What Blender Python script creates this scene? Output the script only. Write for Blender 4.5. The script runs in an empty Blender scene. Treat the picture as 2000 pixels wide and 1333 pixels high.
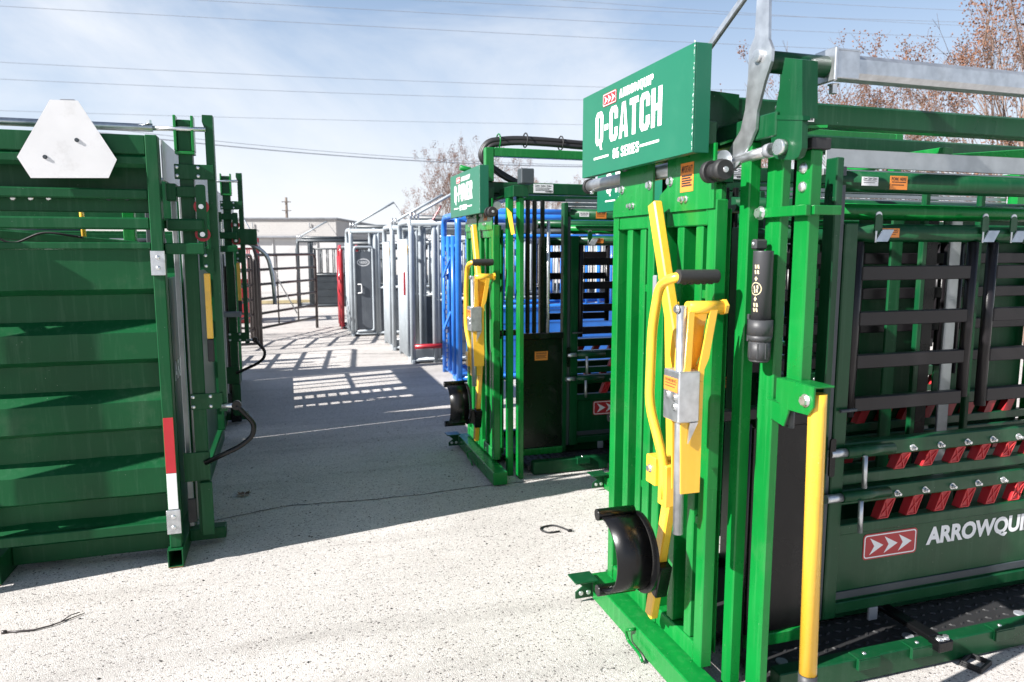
import bpy, bmesh, math, random
from mathutils import Vector, Matrix
random.seed(7)
S = bpy.context.scene
COL = S.collection
R = math.radians

# ------------------------------------------------------------------ camera
F_PX, CAM_H, PITCH, YAW = 1400.0, 1.6, R(7.3), R(17.4)
cam_d = bpy.data.cameras.new('camera')
cam = bpy.data.objects.new('camera', cam_d); COL.objects.link(cam); S.camera = cam
cam_d.sensor_width = 36.0
cam_d.lens = F_PX / 2000.0 * 36.0
cam_d.clip_start = 0.05; cam_d.clip_end = 3000
FW = Vector((math.sin(YAW)*math.cos(PITCH), math.cos(YAW)*math.cos(PITCH), -math.sin(PITCH)))
RT = Vector((math.cos(YAW), -math.sin(YAW), 0)); UP = RT.cross(FW)
CAM = Vector((0, 0, CAM_H))
cam.matrix_world = Matrix(((RT.x, UP.x, -FW.x, 0), (RT.y, UP.y, -FW.y, 0), (RT.z, UP.z, -FW.z, CAM_H), (0, 0, 0, 1)))
cam_d.dof.use_dof = True; cam_d.dof.focus_distance = 3.2; cam_d.dof.aperture_fstop = 4.0
S.render.resolution_x, S.render.resolution_y = 1024, 682

# ------------------------------------------------------------------ sky, sun, exposure
SUN_EL, SUN_TR = R(34), R(79)          # elevation; heading the light travels (from +Y towards +X)
w = bpy.data.worlds.new('World'); S.world = w; w.use_nodes = True
nt = w.node_tree; nt.nodes.clear()
def wn(t, **k):
    n = nt.nodes.new(t)
    for a, b in k.items(): setattr(n, a, b)
    return n
sky = wn('ShaderNodeTexSky', sky_type='NISHITA', sun_disc=False)
sky.sun_elevation = SUN_EL; sky.sun_rotation = SUN_TR + math.pi
sky.air_density = 1.0; sky.dust_density = 0.5; sky.ozone_density = 2.2; sky.altitude = 200
tc = wn('ShaderNodeTexCoord')
mp = wn('ShaderNodeMapping'); mp.inputs['Location'].default_value = (0.35, 0.1, 0.0); mp.inputs['Scale'].default_value = (1.0, 1.0, 2.4); mp.inputs['Rotation'].default_value = (0.25, 0.15, 0.5)
nz = wn('ShaderNodeTexNoise'); nz.inputs['Scale'].default_value = 1.7; nz.inputs['Detail'].default_value = 9; nz.inputs['Roughness'].default_value = 0.58; nz.inputs['Distortion'].default_value = 0.5
rp = wn('ShaderNodeValToRGB'); rp.color_ramp.elements[0].position = 0.46; rp.color_ramp.elements[1].position = 0.72
rp.color_ramp.elements[0].color = (0, 0, 0, 1); rp.color_ramp.elements[1].color = (0.80, 0.80, 0.80, 1)
sx = wn('ShaderNodeSeparateXYZ')
mr = wn('ShaderNodeMapRange'); mr.inputs['From Min'].default_value = 0.0; mr.inputs['From Max'].default_value = 0.55
mr.inputs['To Min'].default_value = 0.96; mr.inputs['To Max'].default_value = 0.0
hz = wn('ShaderNodeMapRange'); hz.inputs['From Min'].default_value = 0.02; hz.inputs['From Max'].default_value = 0.34
hc = wn('ShaderNodeMix', data_type='RGBA'); hc.inputs['A'].default_value = (8.3, 8.5, 8.8, 1); hc.inputs['B'].default_value = (4.7, 6.4, 9.0, 1)   # haze: white low down, clear blue above
cm = wn('ShaderNodeMix', data_type='RGBA'); cm.inputs['B'].default_value = (8.2, 8.4, 8.8, 1)                                                    # thin cloud
mix = wn('ShaderNodeMix', data_type='RGBA')
bg = wn('ShaderNodeBackground'); bg.inputs['Strength'].default_value = 0.054
out = wn('ShaderNodeOutputWorld')
L = nt.links.new
L(tc.outputs['Generated'], mp.inputs['Vector']); L(mp.outputs['Vector'], nz.inputs['Vector']); L(nz.outputs['Fac'], rp.inputs['Fac'])
L(tc.outputs['Generated'], sx.inputs['Vector']); L(sx.outputs['Z'], mr.inputs['Value'])
L(sx.outputs['Z'], hz.inputs['Value']); L(hz.outputs['Result'], hc.inputs['Factor']); L(hc.outputs['Result'], mix.inputs['B']); L(mr.outputs['Result'], mix.inputs['Factor'])
L(sky.outputs['Color'], mix.inputs['A']); L(mix.outputs['Result'], cm.inputs['A']); L(rp.outputs['Color'], cm.inputs['Factor']); L(cm.outputs['Result'], bg.inputs['Color']); L(bg.outputs['Background'], out.inputs['Surface'])

sun_d = bpy.data.lights.new('sun', 'SUN'); sun_d.energy = 5.0; sun_d.angle = R(0.53); sun_d.color = (1.0, 0.968, 0.93)
sun = bpy.data.objects.new('sun', sun_d); COL.objects.link(sun)
trav = Vector((math.sin(SUN_TR)*math.cos(SUN_EL), math.cos(SUN_TR)*math.cos(SUN_EL), -math.sin(SUN_EL)))
sun.rotation_euler = trav.to_track_quat('-Z', 'Y').to_euler(); sun.location = (-20, -4, 15)
S.view_settings.view_transform = 'Standard'; S.view_settings.look = 'None'; S.view_settings.gamma = 1.0
S.view_settings.exposure = 1.20; S.view_settings.use_curve_mapping = False

# ------------------------------------------------------------------ pixel -> place
def ray(x, y): return FW*F_PX + RT*(x-1000) + UP*(666.5-y)
def pz(x, y, z=0.0): d = ray(x, y); return CAM + d*((z-CAM_H)/d.z)
def pX(x, y, X): d = ray(x, y); return CAM + d*(X/d.x)
def pY(x, y, Y): d = ray(x, y); return CAM + d*(Y/d.y)

# ------------------------------------------------------------------ materials
MATS = {}
def mat(name, col, rough=0.5, metal=0.0, coat=0.0, var=0.12, scale=6.0, bump=0.0, bscale=300.0, dirt=None, dscale=3.0, damt=0.35, spec=0.5, wear=0.0):
    m = bpy.data.materials.new(name); m.use_nodes = True; MATS[name] = m
    t = m.node_tree; b = t.nodes['Principled BSDF']; l = t.links.new
    b.inputs['Metallic'].default_value = metal; b.inputs['Coat Weight'].default_value = coat; b.inputs['Coat Roughness'].default_value = 0.12
    b.inputs['Specular IOR Level'].default_value = spec
    g = t.nodes.new('ShaderNodeTexCoord'); geo = t.nodes.new('ShaderNodeNewGeometry')
    n = t.nodes.new('ShaderNodeTexNoise'); n.inputs['Scale'].default_value = scale; n.inputs['Detail'].default_value = 6
    l(geo.outputs['Position'], n.inputs['Vector'])
    r = t.nodes.new('ShaderNodeMapRange'); r.inputs['From Min'].default_value = 0.3; r.inputs['From Max'].default_value = 0.7
    r.inputs['To Min'].default_value = 1-var; r.inputs['To Max'].default_value = 1+var; l(n.outputs['Fac'], r.inputs['Value'])
    h = t.nodes.new('ShaderNodeMix'); h.data_type = 'RGBA'; h.blend_type = 'MULTIPLY'; h.inputs['Factor'].default_value = 1
    h.inputs['A'].default_value = (*col, 1); l(r.outputs['Result'], h.inputs['B'])
    res = h.outputs['Result']
    if dirt:
        n2 = t.nodes.new('ShaderNodeTexNoise'); n2.inputs['Scale'].default_value = dscale; n2.inputs['Detail'].default_value = 10; n2.inputs['Roughness'].default_value = 0.7
        l(geo.outputs['Position'], n2.inputs['Vector'])
        q = t.nodes.new('ShaderNodeMapRange'); q.inputs['From Min'].default_value = 0.55; q.inputs['From Max'].default_value = 0.75; q.inputs['To Max'].default_value = damt
        l(n2.outputs['Fac'], q.inputs['Value'])
        k = t.nodes.new('ShaderNodeMix'); k.data_type = 'RGBA'; k.inputs['B'].default_value = (*dirt, 1); l(res, k.inputs['A']); l(q.outputs['Result'], k.inputs['Factor']); res = k.outputs['Result']
    if wear:        # rubbed streaks and pin-head chips
        sc = t.nodes.new('ShaderNodeMapping'); sc.inputs['Scale'].default_value = (38, 38, 2.2); l(geo.outputs['Position'], sc.inputs['Vector'])
        n4 = t.nodes.new('ShaderNodeTexNoise'); n4.inputs['Scale'].default_value = 1.0; n4.inputs['Detail'].default_value = 5; n4.inputs['Roughness'].default_value = 0.65; l(sc.outputs['Vector'], n4.inputs['Vector'])
        q4 = t.nodes.new('ShaderNodeMapRange'); q4.inputs['From Min'].default_value = 0.52; q4.inputs['From Max'].default_value = 0.80; q4.inputs['To Max'].default_value = wear; l(n4.outputs['Fac'], q4.inputs['Value'])
        k4 = t.nodes.new('ShaderNodeMix'); k4.data_type = 'RGBA'; k4.inputs['B'].default_value = (*[min(1, c*1.5+0.07) for c in col], 1); l(res, k4.inputs['A']); l(q4.outputs['Result'], k4.inputs['Factor'])
        vo = t.nodes.new('ShaderNodeTexVoronoi'); vo.inputs['Scale'].default_value = 19; vo.inputs['Randomness'].default_value = 1.0; l(geo.outputs['Position'], vo.inputs['Vector'])
        cp = t.nodes.new('ShaderNodeMath'); cp.operation = 'LESS_THAN'; cp.inputs[1].default_value = 0.030; l(vo.outputs['Distance'], cp.inputs[0])
        k5 = t.nodes.new('ShaderNodeMix'); k5.data_type = 'RGBA'; k5.inputs['B'].default_value = (*[min(1, c*0.8+0.16) for c in col], 1); l(k4.outputs['Result'], k5.inputs['A']); l(cp.outputs['Value'], k5.inputs['Factor'])
        res = k5.outputs['Result']
    l(res, b.inputs['Base Color'])
    rr = t.nodes.new('ShaderNodeMapRange'); rr.inputs['To Min'].default_value = max(0.02, rough-0.08); rr.inputs['To Max'].default_value = rough+0.1
    l(n.outputs['Fac'], rr.inputs['Value']); l(rr.outputs['Result'], b.inputs['Roughness'])
    if bump:
        n3 = t.nodes.new('ShaderNodeTexNoise'); n3.inputs['Scale'].default_value = bscale; n3.inputs['Detail'].default_value = 3; l(geo.outputs['Position'], n3.inputs['Vector'])
        bp = t.nodes.new('ShaderNodeBump'); bp.inputs['Strength'].default_value = bump; bp.inputs['Distance'].default_value = 0.002
        l(n3.outputs['Fac'], bp.inputs['Height']); l(bp.outputs['Normal'], b.inputs['Normal'])
    return m
DUST = (0.20, 0.21, 0.17)
TGREEN = None
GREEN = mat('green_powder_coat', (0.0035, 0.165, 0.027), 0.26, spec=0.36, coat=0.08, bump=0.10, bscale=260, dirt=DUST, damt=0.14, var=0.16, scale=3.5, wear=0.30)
DGREEN = mat('dark_and_shaded_green', (0.0032, 0.055, 0.018), 0.30, spec=0.32, coat=0.08, bump=0.10, bscale=220, dirt=DUST, damt=0.14, wear=0.25)  # dark green parts, and some whose shade is put into the colour
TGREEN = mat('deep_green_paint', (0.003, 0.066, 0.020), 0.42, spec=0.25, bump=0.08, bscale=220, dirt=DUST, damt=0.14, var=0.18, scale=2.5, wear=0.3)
SIGN = mat('sign_green', (0.006, 0.125, 0.066), 0.34, var=0.05, bump=0.03, dirt=(0.2, 0.3, 0.25), damt=0.06)
YEL = mat('yellow_paint', (0.84, 0.47, 0.040), 0.28, coat=0.3, var=0.08, bump=0.06, bscale=200, dirt=(0.22, 0.15, 0.07), damt=0.30, dscale=7, wear=0.2)
GALV = mat('galvanised_steel', (0.56, 0.58, 0.60), 0.34, metal=0.85, var=0.16, scale=28, bump=0.05, dirt=(0.35, 0.34, 0.32), damt=0.3, dscale=9)
SHEET = mat('galvanised_sheet', (0.42, 0.44, 0.45), 0.42, metal=0.7, var=0.12, scale=14, dirt=(0.3, 0.29, 0.27), damt=0.3)
ZINC = mat('zinc_bolt', (0.70, 0.71, 0.72), 0.28, metal=0.9, var=0.08, scale=60)
BLACK = mat('black_paint', (0.0045, 0.0045, 0.005), 0.27, spec=0.30, coat=0.06, bump=0.08, bscale=240, dirt=(0.06, 0.055, 0.05), damt=0.10)
PLUM = mat('dark_slat_steel', (0.0105, 0.0090, 0.0105), 0.34, spec=0.32, coat=0.04, var=0.2, bump=0.08, dirt=(0.07, 0.065, 0.06), damt=0.10)
RUBBER = mat('black_rubber', (0.020, 0.020, 0.021), 0.62, bump=0.3, bscale=180, dirt=(0.12, 0.11, 0.10), damt=0.4)
PLASTIC = mat('charcoal_plastic', (0.040, 0.041, 0.045), 0.48, bump=0.15, bscale=350, var=0.08)
REDP = mat('red_plastic', (0.36, 0.010, 0.016), 0.42, var=0.04)
REDL = mat('red_plastic_edge', (0.50, 0.04, 0.04), 0.45, var=0.1)
WHITE = mat('white_vinyl', (0.80, 0.80, 0.80), 0.5, var=0.03)
RED = mat('red_vinyl', (0.42, 0.025, 0.030), 0.42, var=0.05)
ORANGE = mat('orange_sticker', (0.72, 0.23, 0.035), 0.5, var=0.06)
INK = mat('black_ink', (0.015, 0.015, 0.015), 0.6)
CREAM = mat('cream_print', (0.55, 0.47, 0.30), 0.6)
SMVW = mat('white_painted_plate', (0.72, 0.71, 0.71), 0.5, var=0.04, dirt=(0.40, 0.38, 0.36), damt=0.35, dscale=9, wear=0.0)
BLUE = mat('blue_powder_coat', (0.022, 0.16, 0.56), 0.3, coat=0.2, dirt=DUST, damt=0.15)
GREY = mat('grey_powder_coat', (0.36, 0.40, 0.43), 0.4, coat=0.1, dirt=(0.2, 0.19, 0.17), damt=0.2)
CHAR = mat('charcoal_paint', (0.048, 0.058, 0.066), 0.4, dirt=DUST, damt=0.15)
SLATE = mat('slate_grey_paint', (0.115, 0.13, 0.15), 0.4, dirt=DUST, damt=0.15)
REDM = mat('red_machine_paint', (0.34, 0.018, 0.028), 0.35, coat=0.2)
PIPE = mat('brown_black_pipe', (0.040, 0.032, 0.031), 0.36, coat=0.1, dirt=(0.2, 0.18, 0.16), damt=0.3)
HOSE = mat('black_hose', (0.020, 0.019, 0.019), 0.45, bump=0.2)
RUST = mat('bare_rusty_edge', (0.30, 0.14, 0.05), 0.8)
BARK = mat('crape_bark', (0.20, 0.135, 0.105), 0.9, var=0.3, scale=12)
SEED = mat('dry_seed_pods', (0.185, 0.092, 0.058), 0.9, var=0.55, scale=4)
LEAFD = mat('dead_leaf', (0.16, 0.085, 0.045), 0.85, var=0.3)
WIRE = mat('overhead_wire', (0.22, 0.24, 0.28), 0.7)
WOOD = mat('weathered_pole', (0.16, 0.13, 0.11), 0.9)
CRACK = mat('crack_filler', (0.05, 0.048, 0.046), 0.9, var=0.3)
KERB = mat('kerb_concrete', (0.45, 0.42, 0.38), 0.85)
YLINE = mat('yellow_kerb_paint', (0.55, 0.46, 0.26), 0.7, var=0.2)
GREYPL = mat('grey_tab_plastic', (0.22, 0.23, 0.25), 0.5)
ROOFG = mat('dark_coping', (0.16, 0.165, 0.18), 0.5)
WALLW = mat('white_metal_wall', (0.46, 0.455, 0.45), 0.6, var=0.05, scale=1.2, dirt=(0.45, 0.43, 0.41), damt=0.3, dscale=0.8)
REFLR = mat('red_reflector', (0.50, 0.02, 0.03), 0.3)

# ------------------------------------------------------------------ mesh helpers
ORG = Vector((0, 0, 0))
class M:
    def __init__(s): s.v = []; s.f = []; s.sm = []; s.pc = []
    def _add(s, vs, fs, smooth=False):
        k = len(s.v); s.v += [Vector(a) for a in vs]
        for f in fs: s.f.append([i+k for i in f]); s.sm.append(smooth)
        return s
    def box(s, x0, x1, y0, y1, z0, z1, c=0.004):
        return s.obox(Vector(((x0+x1)/2, (y0+y1)/2, (z0+z1)/2)), Vector((1,0,0)), Vector((0,1,0)), Vector((0,0,1)), abs(x1-x0)/2, abs(y1-y0)/2, abs(z1-z0)/2, c)
    def obox(s, o, a, b, d, ha, hb, hc, c=0.004):
        c = min(c, ha*0.45, hb*0.45, hc*0.45); ax = (a, b, d); hh = (ha, hb, hc); idx = {}; vs = []
        for k in range(3):
            i, j = (k+1) % 3, (k+2) % 3
            for sg in (-1, 1):
                for p in (-1, 1):
                    for q in (-1, 1):
                        co = [0, 0, 0]; co[k] = sg*hh[k]; co[i] = p*(hh[i]-c); co[j] = q*(hh[j]-c)
                        key = [0, 0, 0]; key[k] = sg; key[i] = p; key[j] = q
                        idx[(k, tuple(key))] = len(vs); vs.append(o + a*co[0] + b*co[1] + d*co[2])
        fs = []
        def K(k, e): return idx[(k, tuple(e))]
        for k in range(3):
            i, j = (k+1) % 3, (k+2) % 3
            for sg in (-1, 1):
                q = []
                for p, r in ((-1,-1), (1,-1), (1,1), (-1,1)):
                    e = [0,0,0]; e[k] = sg; e[i] = p; e[j] = r; q.append(K(k, e))
                fs.append(q)
            for si in (-1, 1):      # edges along axis k, between faces i and j
                for sj in (-1, 1):
                    e0 = [0,0,0]; e1 = [0,0,0]; e0[k] = -1; e1[k] = 1
                    e0[i] = e1[i] = si; e0[j] = e1[j] = sj
                    fs.append([K(i, e0), K(i, e1), K(j, e1), K(j, e0)])
        for p in (-1, 1):
            for q in (-1, 1):
                for r in (-1, 1): fs.append([K(0,(p,q,r)), K(1,(p,q,r)), K(2,(p,q,r))])
        return s._add(vs, fs)
    def bar(s, p, q, wd, ht, up=(0,0,1), c=0.004):
        p, q = Vector(p), Vector(q); a = (q-p); ln = a.length; a = a/ln; up = Vector(up)
        b = up.cross(a)
        if b.length < 1e-4: b = Vector((1,0,0)).cross(a)
        b.normalize(); d = a.cross(b).normalized()
        return s.obox((p+q)/2, a, b, d, ln/2, wd/2, ht/2, c)
    def tube(s, path, r, n=12, r2=None, cap=True, smooth=True):
        pts = [Vector(p) for p in path]; m = len(pts); rings = []; vs = []; prev = None
        for i, p in enumerate(pts):
            t = (pts[min(i+1, m-1)] - pts[max(i-1, 0)]).normalized()
            if prev is None:
                u = t.orthogonal().normalized()
            else:
                u = (prev - t*prev.dot(t)); u = u.normalized() if u.length > 1e-6 else t.orthogonal().normalized()
            prev = u; v = t.cross(u); rr = r if r2 is None else r + (r2-r)*i/max(1, m-1)
            rings.append(len(vs))
            for k in range(n):
                a = 2*math.pi*k/n; vs.append(p + u*math.cos(a)*rr + v*math.sin(a)*rr)
        fs = []
        for i in range(m-1):
            for k in range(n): fs.append([rings[i]+k, rings[i]+(k+1) % n, rings[i+1]+(k+1) % n, rings[i+1]+k])
        s._add(vs, fs, smooth)
        if cap:
            k0 = len(s.v)-len(vs)
            s.f.append([k0+k for k in range(n)][::-1]); s.sm.append(False)
            s.f.append([k0+rings[-1]+k for k in range(n)]); s.sm.append(False)
        return s
    def cyl(s, p, q, r, n=14, r2=None): return s.tube([p, q], r, n, r2)
    def prism(s, pts, vec):
        pts = [Vector(p) for p in pts]; v = Vector(vec); n = len(pts)
        return s._add(pts + [p+v for p in pts], [list(range(n))[::-1], [n+i for i in range(n)]] + [[i, (i+1) % n, n+(i+1) % n, n+i] for i in range(n)])
    def bolt(s, p, d, r=0.012, h=0.010):
        s.pc.append((len(s.v), len(s.f))); p, d = Vector(p), Vector(d).normalized()
        s.cyl(p, p+d*0.003, r*1.35, 12); s.tube([p+d*0.003, p+d*(h*0.8), p+d*h], r, 6, smooth=False)
        return s
    def dome(s, p, d, r=0.014, h=0.008):
        s.pc.append((len(s.v), len(s.f))); p, d = Vector(p), Vector(d).normalized(); u = d.orthogonal().normalized(); v = d.cross(u); vs = []; fs = []; n = 12
        prof = ((1, 0), (0.93, 0.45), (0.7, 0.8), (0.35, 0.97))
        for a, b in prof:
            for k in range(n): th = 2*math.pi*k/n; vs.append(p + (u*math.cos(th)+v*math.sin(th))*r*a + d*h*b)
        vs.append(p+d*h)
        for i in range(3):
            for k in range(n): fs.append([i*n+k, i*n+(k+1) % n, (i+1)*n+(k+1) % n, (i+1)*n+k])
        for k in range(n): fs.append([3*n+k, 3*n+(k+1) % n, 4*n])
        return s._add(vs, fs, True)
    def obj(s, name, material, parent=None, org=None, label=None):
        if len(s.pc) > 1 and name.endswith('bolt'):      # every bolt an object of its own
            ends = s.pc[1:] + [(len(s.v), len(s.f))]; first = None; start = (0, 0)
            for (v1, f1) in ends:
                q = M(); q.v = s.v[start[0]:v1]; q.f = [[i-start[0] for i in f] for f in s.f[start[1]:f1]]; q.sm = s.sm[start[1]:f1]; start = (v1, f1)
                o = q.obj(name, material, parent, org, label); first = first or o
            return first
        o0 = ORG if org is None else Vector(org)
        me = bpy.data.meshes.new(name); me.from_pydata([v-o0 for v in s.v], [], s.f)
        me.polygons.foreach_set('use_smooth', s.sm)
        bm = bmesh.new(); bm.from_mesh(me); bmesh.ops.recalc_face_normals(bm, faces=bm.faces); bm.to_mesh(me); bm.free()
        if isinstance(material, (list, tuple)):
            for q in material: me.materials.append(q)
        else: me.materials.append(material)
        o = bpy.data.objects.new(name, me); COL.objects.link(o)
        if parent is not None: o.parent = parent
        if label: o['label'] = label
        return o
def box(*a, **k): return M().box(*a, **k)
def cyl(*a, **k): return M().cyl(*a, **k)
def tube(*a, **k): return M().tube(*a, **k)
def smooth_path(pts, rad=0.06, n=5):
    pts = [Vector(p) for p in pts]; outp = [pts[0]]
    for i in range(1, len(pts)-1):
        a, b, c = pts[i-1], pts[i], pts[i+1]; r = min(rad, (a-b).length*0.45, (c-b).length*0.45)
        p, q = b+(a-b).normalized()*r, b+(c-b).normalized()*r
        for k in range(n+1):
            t = k/n; outp.append(p*(1-t)**2 + b*2*t*(1-t) + q*t*t)
    return outp + [pts[-1]]
def empty(name, loc, label, cat, group=None):
    o = bpy.data.objects.new(name, None); COL.objects.link(o); o.location = loc; o['label'] = label; o['category'] = cat
    o.empty_display_size = 0.2
    if group: o['group'] = group
    return o
def tag(o, label, cat, group=None):
    o['label'] = label; o['category'] = cat
    if group: o['group'] = group
    return o
XV, YV, ZV = Vector((1,0,0)), Vector((0,1,0)), Vector((0,0,1))
_tc = {}
def text_mesh(s, bold):
    if (s, bold) in _tc: return _tc[(s, bold)]
    cu = bpy.data.curves.new('lettering', 'FONT'); cu.body = s; cu.size = 1.0; cu.offset = bold; cu.extrude = 0.0; cu.fill_mode = 'FRONT'
    cu.resolution_u = 4
    o = bpy.data.objects.new('lettering', cu); COL.objects.link(o)
    dg = bpy.context.evaluated_depsgraph_get(); dg.update()
    me = bpy.data.meshes.new_from_object(o.evaluated_get(dg))
    bpy.data.objects.remove(o)
    vs = [v.co.copy() for v in me.vertices]; fs = [list(p.vertices) for p in me.polygons]
    bpy.data.meshes.remove(me)
    x0 = min(v.x for v in vs); x1 = max(v.x for v in vs); y0 = min(v.y for v in vs if True); y1 = max(v.y for v in vs)
    vs = [((v.x-x0)/(x1-x0), (v.y-y0)/(y1-y0)) for v in vs]
    _tc[(s, bold)] = (vs, fs); return vs, fs
def lettering(s, o, ux, uz, wd, ht, material, parent, bold=0.02, skew=0.0, name='lettering'):
    """flat printed text: o = lower-left corner, wd x ht in metres"""
    vs, fs = text_mesh(s, bold); m = M()
    m._add([Vector(o) + ux*(a*wd + skew*b*ht) + uz*(b*ht) for a, b in vs], fs)
    return m.obj(name, material, parent)
def rrect(o, ux, uz, wd, ht, r, n=4):
    pts = []
    for cx, cz, a0 in ((wd-r, ht-r, 0), (r, ht-r, 90), (r, r, 180), (wd-r, r, 270)):
        for k in range(n+1):
            a = R(a0+90*k/n); pts.append(Vector(o) + ux*(cx+r*math.cos(a)) + uz*(cz+r*math.sin(a)))
    return pts
def arrow_logo(o, ux, uz, wd, ht, parent, nrm, border=True, red=RED):
    """red rounded plate with three white arrowheads"""
    p = M().prism(rrect(o, ux, uz, wd, ht, ht*0.14), nrm*0.0008).obj('emblem', red, parent)
    o2 = Vector(o) + nrm*0.0012
    if border:
        m = M(); i = ht*0.05
        a = rrect(o2+ux*i+uz*i, ux, uz, wd-2*i, ht-2*i, ht*0.12); b = rrect(o2+ux*i*1.9+uz*i*1.9, ux, uz, wd-3.8*i, ht-3.8*i, ht*0.09); n = len(a)
        m._add(a+b, [[k, (k+1) % n, n+(k+1) % n, n+k] for k in range(n)]); m.obj('emblem_border', WHITE, p)
    m = M(); aw = wd*0.25
    for k in range(3):
        b = o2 + ux*(wd*0.12 + k*wd*0.265) + uz*(ht*0.5)
        m._add([b-uz*ht*0.33, b+ux*aw, b+uz*ht*0.33, b+ux*aw*0.33], [[0, 1, 3], [1, 2, 3]])
    m.obj('emblem_arrows', WHITE, p)
    return p
def sticker(o, ux, uz, wd, ht, nrm, parent, title, material=ORANGE, lines=3, name='warning_sticker'):
    p = M().prism([Vector(o), Vector(o)+ux*wd, Vector(o)+ux*wd+uz*ht, Vector(o)+uz*ht], nrm*0.0008).obj(name, material, parent)
    o2 = Vector(o) + nrm*0.0012
    if title: lettering(title, o2+ux*wd*0.08+uz*ht*0.66, ux, uz, wd*0.84, ht*0.24, INK, p, 0.02)
    m = M()
    for k in range(lines):
        z = 0.52-0.42*k/max(1, lines); ww = 0.8-0.1*(k % 2)
        m._add([o2+ux*wd*a+uz*ht*b for a, b in ((0.1, z), (0.1+ww, z), (0.1+ww, z+0.06), (0.1, z+0.06))], [[0, 1, 2, 3]])
    m.obj('small_print', INK, p)
    return p

# heavy condensed sign capitals, 6 wide x 10 high
def _ring(o, i, a=0, b=None, close=False):
    n = len(o); r = [[o[k], o[k+1], i[k+1], i[k]] for k in range(a, (n-1 if b is None else b))]
    return r + ([[o[-1], o[0], i[0], i[-1]]] if close else [])
_O = [(6, 6.2), (6, 8.6), (4.7, 10), (1.3, 10), (0, 8.6), (0, 1.4), (1.3, 0), (4.7, 0), (6, 1.4), (6, 3.8)]
_I = [(3.8, 6.2), (3.8, 7.9), (3.4, 8.3), (2.6, 8.3), (2.2, 7.9), (2.2, 2.1), (2.6, 1.7), (3.4, 1.7), (3.8, 2.1), (3.8, 3.8)]
_PO = [(2.2, 10), (4.7, 10), (6, 8.8), (6, 5.7), (4.7, 4.4), (2.2, 4.4)]; _PI = [(2.2, 8.3), (3.4, 8.3), (3.8, 7.9), (3.8, 6.5), (3.4, 6.1), (2.2, 6.1)]
_r = lambda x0, y0, x1, y1: [(x0, y0), (x1, y0), (x1, y1), (x0, y1)]
GLY = {'C': _ring(_O, _I), 'O': _ring(_O, _I, close=True), '0': _ring(_O, _I, close=True), 'Q': _ring(_O, _I, close=True)+[[(3.3, -0.02), (3.9, -1.4), (5.5, -1.5), (4.7, -0.02)]],
 'A': [[(0, 0), (2.0, 0), (3.0, 10), (1.9, 10)], [(4.2, 0), (6.2, 0), (4.3, 10), (3.02, 10)], [(2.2, 1.9), (3.98, 1.9), (3.82, 3.5), (2.36, 3.5)]],
 'T': [_r(0, 8.3, 5.6, 10), _r(1.7, 0, 3.9, 8.28)], 'H': [_r(0, 0, 2.2, 10), _r(3.8, 0, 6, 10), _r(2.22, 4.2, 3.78, 5.9)], 'I': [_r(0, 0, 2.2, 10)],
 'E': [_r(0, 0, 2.2, 10), _r(2.22, 8.3, 4.8, 10), _r(2.22, 4.2, 4.5, 5.9), _r(2.22, 0, 4.8, 1.7)], 'P': [_r(0, 0, 2.18, 10)]+_ring(_PO, _PI), 'R': [_r(0, 0, 2.18, 10)]+_ring(_PO, _PI)+[[(2.6, 4.38), (4.6, 4.38), (6.1, 0), (3.9, 0)]],
 'W': [[(0, 10), (2, 10), (2.7, 0), (1.2, 0)], [(2.72, 0), (3.4, 8), (4.2, 8), (3.9, 0)], [(4.22, 8), (4.9, 0), (6.1, 0), (5.2, 8)], [(6.12, 0), (7.5, 0), (8.5, 10), (6.6, 10)]][:1] + [[(1.9, 0), (2.72, 0), (4.0, 9), (3.4, 9)], [(4.02, 9), (4.6, 9), (6.2, 0), (4.9, 0)], [(6.22, 0), (7.4, 0), (8.6, 10), (6.6, 10)]],
 'S': _ring([(6, 6.8), (6, 8.6), (4.7, 10), (1.3, 10), (0, 8.6), (0, 6.1), (3.8, 3.6), (3.8, 2.1), (3.4, 1.7), (2.6, 1.7), (2.2, 2.1), (2.2, 3.2)], [(3.8, 6.8), (3.8, 7.9), (3.4, 8.3), (2.6, 8.3), (2.2, 7.9), (2.2, 6.9), (6, 4.2), (6, 1.4), (4.7, 0), (1.3, 0), (0, 1.4), (0, 3.2)]),
 'U': _ring([(0, 10), (0, 1.4), (1.3, 0), (4.7, 0), (6, 1.4), (6, 10)], [(2.2, 10), (2.2, 2.1), (2.6, 1.7), (3.4, 1.7), (3.8, 2.1), (3.8, 10)]), '-': [_r(0, 3.9, 2.9, 5.6)], '1': [_r(0.9, 0, 3.1, 10), [(0, 8.0), (0.88, 8.0), (0.88, 10)]], '7': [_r(0, 8.3, 5.4, 10), [(1.0, 0), (3.2, 0), (5.4, 8.28), (3.2, 8.28)]],
 '6': _ring(_O[2:5]+[(0, 1.4), (1.3, 0), (4.7, 0), (6, 1.4), (6, 5.0), (4.7, 6.2), (2.22, 6.2)], _I[2:5]+[(2.2, 2.1), (2.6, 1.7), (3.4, 1.7), (3.8, 2.1), (3.8, 4.2), (3.4, 4.6), (2.22, 4.6)]),
 '8': _ring([(6, 8.6), (4.7, 10), (1.3, 10), (0, 8.6), (0, 6.0), (0.6, 5.2), (5.4, 5.2), (6, 6.0)], [(3.8, 8.0), (3.4, 8.3), (2.6, 8.3), (2.2, 8.0), (2.2, 6.7), (2.4, 6.4), (3.6, 6.4), (3.8, 6.7)], close=True)+_ring([(5.4, 5.18), (0.6, 5.18), (0, 4.4), (0, 1.4), (1.3, 0), (4.7, 0), (6, 1.4), (6, 4.4)], [(3.5, 3.9), (2.5, 3.9), (2.2, 3.6), (2.2, 2.0), (2.6, 1.7), (3.4, 1.7), (3.8, 2.0), (3.8, 3.6)], close=True)}
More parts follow.
